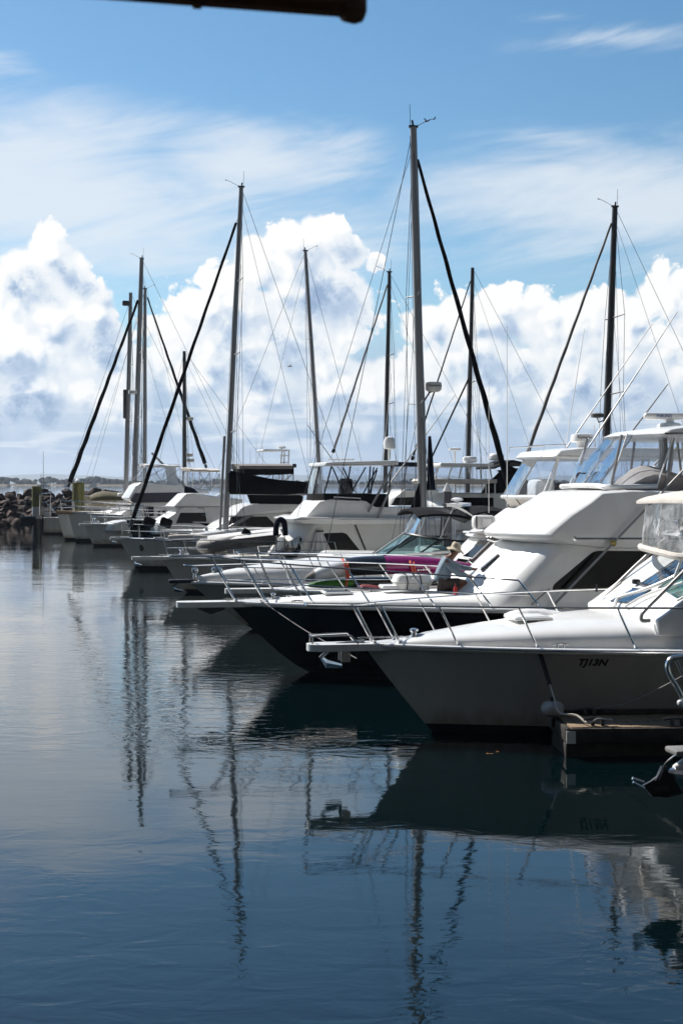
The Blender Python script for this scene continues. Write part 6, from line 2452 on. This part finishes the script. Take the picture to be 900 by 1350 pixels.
# ================================================================== end of the row: stern with solar panel, tender and outboard
def boat_solar():
    b = Boat('sailing_boat', 'white boat with a solar panel on its stern frame by the short yellow pile', 'sailing boat', 58, 704, 15)
    b.hull(8.5, 3.0, 1.25, 1.2, 1.15, .0, m='hull_bright', bootq=.1, stem=1., flare=1.1)
    b.rail([.03, .16, .3, .45], .75, .0, .2, r=.02, split=False, mid=.5)
    mb = MB()
    for (px, v) in ((52, -.8), (66, -.8), (52, .8), (66, .8)):
        mb.tube([b.P(px, 680, v), b.P(px + 1, 652, v)], .03, 6)
    mb.build('panel_frame', M['rail_steel'], b.root)
    a, c = b.P(47, 651, -1), b.P(70, 651, -1)
    MB().box(((a.x + c.x) / 2, 0, a.z), (c.x - a.x, 2.2, .06), ry=-.05).build('solar_panel', M['solar'], b.root)
    b.aerial(b.P(57.5, 680, .2), 4.9, .028, m='alloy_dark')
    b.aerial(b.P(54.5, 680, .5), 3.2, .03, m='alloy_dark')
    for (px, py, s_) in ((54, 668, .2), (60, 672, .25), (66, 668, .2), (56, 676, .3), (63, 678, .35)):
        q = b.P(px, py, -.4)
        MB().box((q.x, -.4, q.z), (s_ * 1.5, s_, s_), bev=.05).build('deck_gear', M[random.choice(['canvas_white', 'alloy', 'canvas_beige'])], b.root)
    b.body('coachroof', [(1.2, 1.1), (1.8, 1.7), (5, 1.75), (5.4, 1.1)], .9, 'gelcoat', curve=.3, rnd=.15, corner=.15)
    # tender hung beside it
    o = b.P(38, 688, -.2)
    t = empty('tender', b.world(o), b.yaw, 'small dark green tender with an outboard slung left of the solar panel boat', 'tender')
    secs = []
    for i in range(8):
        f = i / 7
        x = lerp(b.P(27, 688, -.2).x, b.P(50, 688, -.2).x, f) - o.x
        w = .55 * math.sin(PI * min(1, .35 + f * .5)) ** .7
        secs.append([(x, -w, .42), (x, -w * .8, -.1), (x, 0, -.35), (x, w * .8, -.1), (x, w, .42), (x, w * .85, .42), (x, 0, .0), (x, -w * .85, .42)])
    MB().loft(secs).build('hull', M['hull_navy'], t, angle=50)
    x = b.P(47, 700, -.2).x - o.x
    ob = MB().box((x, 0, .35), (.5, .35, .55), bev=.1)
    ob.box((x, 0, -.5), (.2, .14, 1.3), bev=.04)
    ob.box((x, 0, -1.1), (.5, .1, .1), bev=.03)
    ob.build('outboard', M['boot_black'], t)
    for dx in (-.5, .5):
        MB().tube([(dx, 0, .4), (dx * .3, 0, 1.7)], .02, 5).build('sling', M['wire'], t)
    MB().tube([(-.2, 0, 1.7), (1.3, .3, 1.45), (1.9, .4, .8)], .04, 6).build('davit', M['rail_steel'], t)
    return b


boat_solar()


# ================================================================== piles
def piles():
    for (px, top, base, Y, r, m, lab, band) in ((49, 641, 700, 100, .40, 'pile_yellow', 'short yellow mooring pile with a pale band beside the solar panel', True), (103, 636, 690, 97, .46, 'pile_yellow', 'tall olive yellow mooring pile with a white gull sized cap', False), (589.5, 648, 700, 46, .145, 'pile_grey', 'dark grey mooring pile with a pointed white cap', None)):
        p = W(px, top, Y)
        t = empty('mooring_pile', (p.x, Y, 0), 0, lab, 'pile')
        if m == 'pile_yellow':
            if band:
                zb = W(px, 668, Y).z
                MB().tube([(0, 0, zb), (0, 0, p.z)], r * .92, 14).build('post', M[m], t)
                MB().tube([(0, 0, zb - .9), (0, 0, zb)], r * .9, 14).build('pale_band', M['pile_band'], t)
                MB().tube([(0, 0, -1), (0, 0, zb - .9)], r * .88, 14).build('foot', M['boot_black'], t)
            else:
                mb = MB()
                for k in range(3):
                    a = 2 * PI * k / 3 + .4
                    mb.tube([(.35 * r * math.cos(a) * 1.6, .35 * r * math.sin(a) * 1.6, -1), (.25 * r * math.cos(a) * 1.6, .25 * r * math.sin(a) * 1.6, p.z - .05 * k)], r * .62, 12)
                mb.build('post', M[m], t)
                MB().lathe((0, 0, p.z), [(.22, 0), (.22, .08), (.12, .22), (0, .26)], 10).build('cap', M['white_paint'], t)
        else:
            MB().tube([(0, 0, -1), (0, 0, p.z)], r * 1.02, 16).build('post', M[m], t)
            zc = W(px, 636, Y).z
            MB().lathe((0, 0, p.z), [(r * 1.1, 0), (r * 1.1, .04), (.02, zc - p.z)], 16).build('cap', M['white_paint'], t)


piles()


# ================================================================== the boat and the finger pier at the lower right
def boat_corner():
    b = Boat('runabout', 'dark bottomed runabout bow with chrome rub strip and hooped rail at lower right', 'runabout', 985, 1128, 10)
    b.hull(6.5, 2.3, .92, .88, .8, .84, m='hull_navy', flare=1.3, stem=2.3, rub='steel', rub_r=.05, deck='gelcoat')
    x0, _, z0 = b.sheer(0)
    # white rounded topside roll above the strip
    secs = []
    for i in range(12):
        t = .0 + .6 * (i / 11) ** 1.4
        x, w, z = b.sheer(t)
        w = max(w - .02, .05)
        hgt = .26 * min(1, i / 3 + .3)
        secs.append([(x + .02, w * math.cos(a) * (1.0), z - .02 + hgt * math.sin(a) ** .7) for a in [PI * k / 12 for k in range(13)]])
    MB().loft(secs).build('foredeck', M['gelcoat'], b.root, angle=60)
    # black bow fitting with two bright prongs
    q = lambda px, py, v=0.: b.P(px, py, v)
    mb = MB()
    for v in (-.06, .06):
        mb.plate([q(847, 1036, v), q(858, 1030, v), q(866, 1024, v), q(872, 1010, v), q(885, 1022, v), (q(900, 1046, v)), q(878, 1052, v), q(859, 1049, v)], .035, (0, -1, 0))
    mb.box(q(868, 1042, 0), (.2, .14, .12), bev=.03)
    mb.build('bow_fitting', M['boot_black'], b.root)
    for v in (-.07, .07):
        b.tube('prong', [q(833, 1026, v), q(848, 1031, v)], .016, 'steel')
        b.tube('prong', [q(834, 1031, v), q(849, 1039, v)], .012, 'steel')
    b.tube('bow_eye_line', spline([q(864, 1030, -.08), q(872, 1016, -.08), q(878, 1006, -.1), q(890, 996, -.12), q(905, 990, -.15)], 4), .014, 'boot_black')
    b.tube('bow_eye_line', spline([q(868, 1028, -.1), q(876, 1012, -.1), q(884, 1000, -.12), q(898, 993, -.15)], 4), .008, 'rail_steel')
    MB().box(q(898, 990, 0), (.25, .3, .06), bev=.02).build('bow_light', M['tube_grey'], b.root)
    # hooped rail
    pts = [q(x, y, -.62) for (x, y) in ((925, 962), (905, 932), (893, 908), (882, 890), (879, 878), (883, 869), (893, 866), (930, 862), (990, 862))]
    o = b.tube('hoop_rail', spline(pts, 5), .026, 'steel', 8)
    b.tube('hoop_rail', [q(890, 869, -.62), q(899, 888, -.62), q(925, 930, -.62)], .018, 'alloy', 6)
    MB().ball(q(896, 927, -.66), .035, 8, 6).build('rail_knob', M['white_paint'], o)
    return b


B0 = boat_corner()


def finger_pier():
    Yn = 18.8
    a = W(751, 959, Yn)
    yaw = R(3)
    top = a.z
    t = empty('finger_pier', (a.x, Yn, 0), yaw, 'low timber finger pier with a white end plate beside the white cruiser', 'pier')
    w = 1.05
    n = 46
    mb = MB()
    # planks run across; one deck mesh
    for i in range(n):
        mb.box((.09 + i * .148, w / 2, top - .02 + random.uniform(-.003, .003)), (.138, w - .04, .04))
    mb.build('decking', M['plank'], t)
    mb = MB().box((3.4, -.03, top - .11), (6.9, .07, .20), bev=.01)
    mb.box((3.4, w + .03, top - .11), (6.9, .07, .20), bev=.01)
    mb.box((-.03, w / 2, top - .11), (.07, w + .12, .20), bev=.01)
    mb.build('waler', M['dock_side'], t)
    mb = MB()
    for i in range(4):
        mb.box((.75 + i * 1.75, w / 2, top / 2 - .22), (1.6, w - .12, top - .02), bev=.03)
    mb.build('float', M['dock_side'], t)
    MB().box((-.005, -.077, top - .13), (.13, .02, .17), rz=0).build('end_plate', M['gelcoat_old'], t)
    MB().box((3.4, w - .03, top + .03), (6.9, .10, .08), bev=.01).build('kerb_rail', M['dock_side'], t)

    def cleat(x, y):
        mb = MB().tube([(x - .2, y, top + .09), (x - .08, y, top + .105), (x + .08, y, top + .105), (x + .2, y, top + .09)], .02, 6)
        for d in (-.07, .07):
            mb.box((x + d, y, top + .05), (.05, .06, .1), bev=.01)
        mb.build('cleat', M['alloy_dark'], t)
    cleat(.42, .12)
    cleat(.50, w - .12)
    cleat(1.55, .06)
    # corner roller fender
    f = empty('fender', (a.x - .13, Yn + .75, top - .02), yaw, 'round white corner fender on the end of the finger pier', 'fender')
    secs = []
    MB().lathe((0, 0, .16), [(.05, -.11), (.11, -.105), (.15, -.07), (.172, -.03), (.172, .03), (.15, .07), (.11, .10), (.05, .11), (0, .112)], 18, Matrix.Scale(1, 3)).build('wheel', M['fender_white'], f, angle=60)
    MB().tube([(0, 0, -.1), (0, 0, .33)], .045, 10).build('hub', M['boot_black'], f)
    # mooring line: boat cleat to pier cleat
    p0 = B1.world((B1.P(714, 861, -1.3).x, -B1.hull_y(B1.P(714, 861, -1.3).x, 1.25) - .05, B1.P(714, 861, -1.3).z))
    p1 = Vector((a.x - .13, Yn + .62, top + .33))
    m_ = lerp(p0, p1, .72)
    c = Vector((a.x + .42, Yn + .12, top + .10))
    r = empty('mooring_rope', p0, 0, 'mooring rope with a black chafe sleeve from the white cruiser to the pier', 'rope')
    MB().tube([Vector((0, 0, .04)), lerp(p0, p1, .3) - p0 + Vector((.012, 0, -.02)), m_ - p0], .034, 7).build('chafe_sleeve', M['rope_black'], r)
    MB().tube(spline([m_ - p0, p1 - p0, p1 - p0 + Vector((.05, -.15, -.2)), lerp(p1, c, .5) - p0 + Vector((0, -.05, -.10)), c - p0 + Vector((-.15, 0, -.06)), c - p0, c - p0 + Vector((.2, 0, -.02))], 5), .016, 6).build('line', M['rope'], r)
    # thin line rising to the right along the white hull
    s = Vector((a.x + .5, Yn + w - .12, top + .1))
    e = W(905, 888, 19.0)
    o = MB().tube(spline([s - s, lerp(s, e, .33) - s + Vector((0, 0, -.10)), lerp(s, e, .66) - s + Vector((0, 0, -.07)), e - s], 5), .009, 5).build('mooring_rope', M['tube_grey'], None, 38, s)
    tag(o, 'thin grey line slanting up from the pier along the cruiser hull', 'rope')
    # bow line of the navy boat
    s = B2.world(B2.P(343, 791, -.35))
    e = W(470, 868, 24.2)
    o = MB().tube(spline([s - s, lerp(s, e, .5) - s + Vector((0, 0, -.06)), e - s], 6), .011, 5).build('mooring_rope', M['alloy_dark'], None, 38, s)
    tag(o, 'slack dark line running down from the navy bow behind the anchor', 'rope')


finger_pier()


# ================================================================== main dock behind the bows (mostly hidden)
def main_dock():
    a, c = Vector((13.5, 24, 0)), Vector((-11, 104, 0))
    d = (c - a)
    L_ = d.length
    yaw = math.atan2(d.y, d.x)
    mb = MB().box((L_ / 2, 0, .40), (L_, 2.2, .12), bev=.02)
    o = mb.build('dock_walkway', M['concrete'], None, loc=a, rz=yaw)
    struct(o)
    MB().box((L_ / 2, 0, .05), (L_ - .4, 1.9, .56)).build('float', M['dock_side'], o)


main_dock()


# ================================================================== birds
def birds():
    def bird(px, py, Y, size, m, lab, rz, up):
        p = W(px, py, Y)
        t = empty('gull', p, rz, lab, 'bird')
        mb = MB()
        secs = []
        for (x, r) in ((-.5, .03), (-.35, .07), (-.1, .12), (.15, .11), (.32, .06), (.40, .075), (.48, .05), (.56, .01)):
            secs.append([(x * size, r * size * math.cos(a), r * size * math.sin(a)) for a in [2 * PI * k / 8 for k in range(8)]])
        mb.loft(secs)
        for s in (-1, 1):
            pts = [(.0, .08, .04), (.05, .45, .04 + up * .5), (-.05, .95, up * .45)]
            ch = [.30, .24, .05]
            secs = []
            for (x, y, z), c_ in zip(pts, ch):
                secs.append([((x + c_ * .5) * size, s * y * size, z * size), ((x) * size, s * y * size, (z + .025) * size), ((x - c_ * .5) * size, s * y * size, z * size), (x * size, s * y * size, (z - .01) * size)])
            mb.loft(secs)
        mb.loft([[(-.45 * size, -.04 * size, 0), (-.45 * size, .04 * size, 0), (-.45 * size, 0, .02 * size)], [(-.72 * size, -.12 * size, 0), (-.72 * size, .12 * size, 0), (-.72 * size, 0, .015 * size)]])
        o = mb.build('body', M[m], t, angle=60)
        return t
    bird(382, 483, 60, .26, 'bird_white', 'white gull gliding in front of the clouds between the left masts', .6, .55)
    bird(562, 160, 46, .22, 'bird_dark', 'small dark bird flying beside the tallest masthead', 2.4, .6)


birds()


def leaves():
    mat('leaf', (.30, .13, .03), .8)
    for (px, py) in ((655, 991), (645, 994)):
        p = W(px, py, rowY(py))
        o = MB().plate([(.06, 0, .006), (.02, .025, .004), (-.05, .01, .006), (-.05, -.012, .004), (.01, -.025, .004)], .003, (0, 0, 1)).build('floating_leaf', M['leaf'], None, 30, (p.x, p.y, .002), random.uniform(0, 6))
        tag(o, 'small brown leaf floating on the dark water below the white cruiser', 'leaf', 'leaves floating on the water')


leaves()
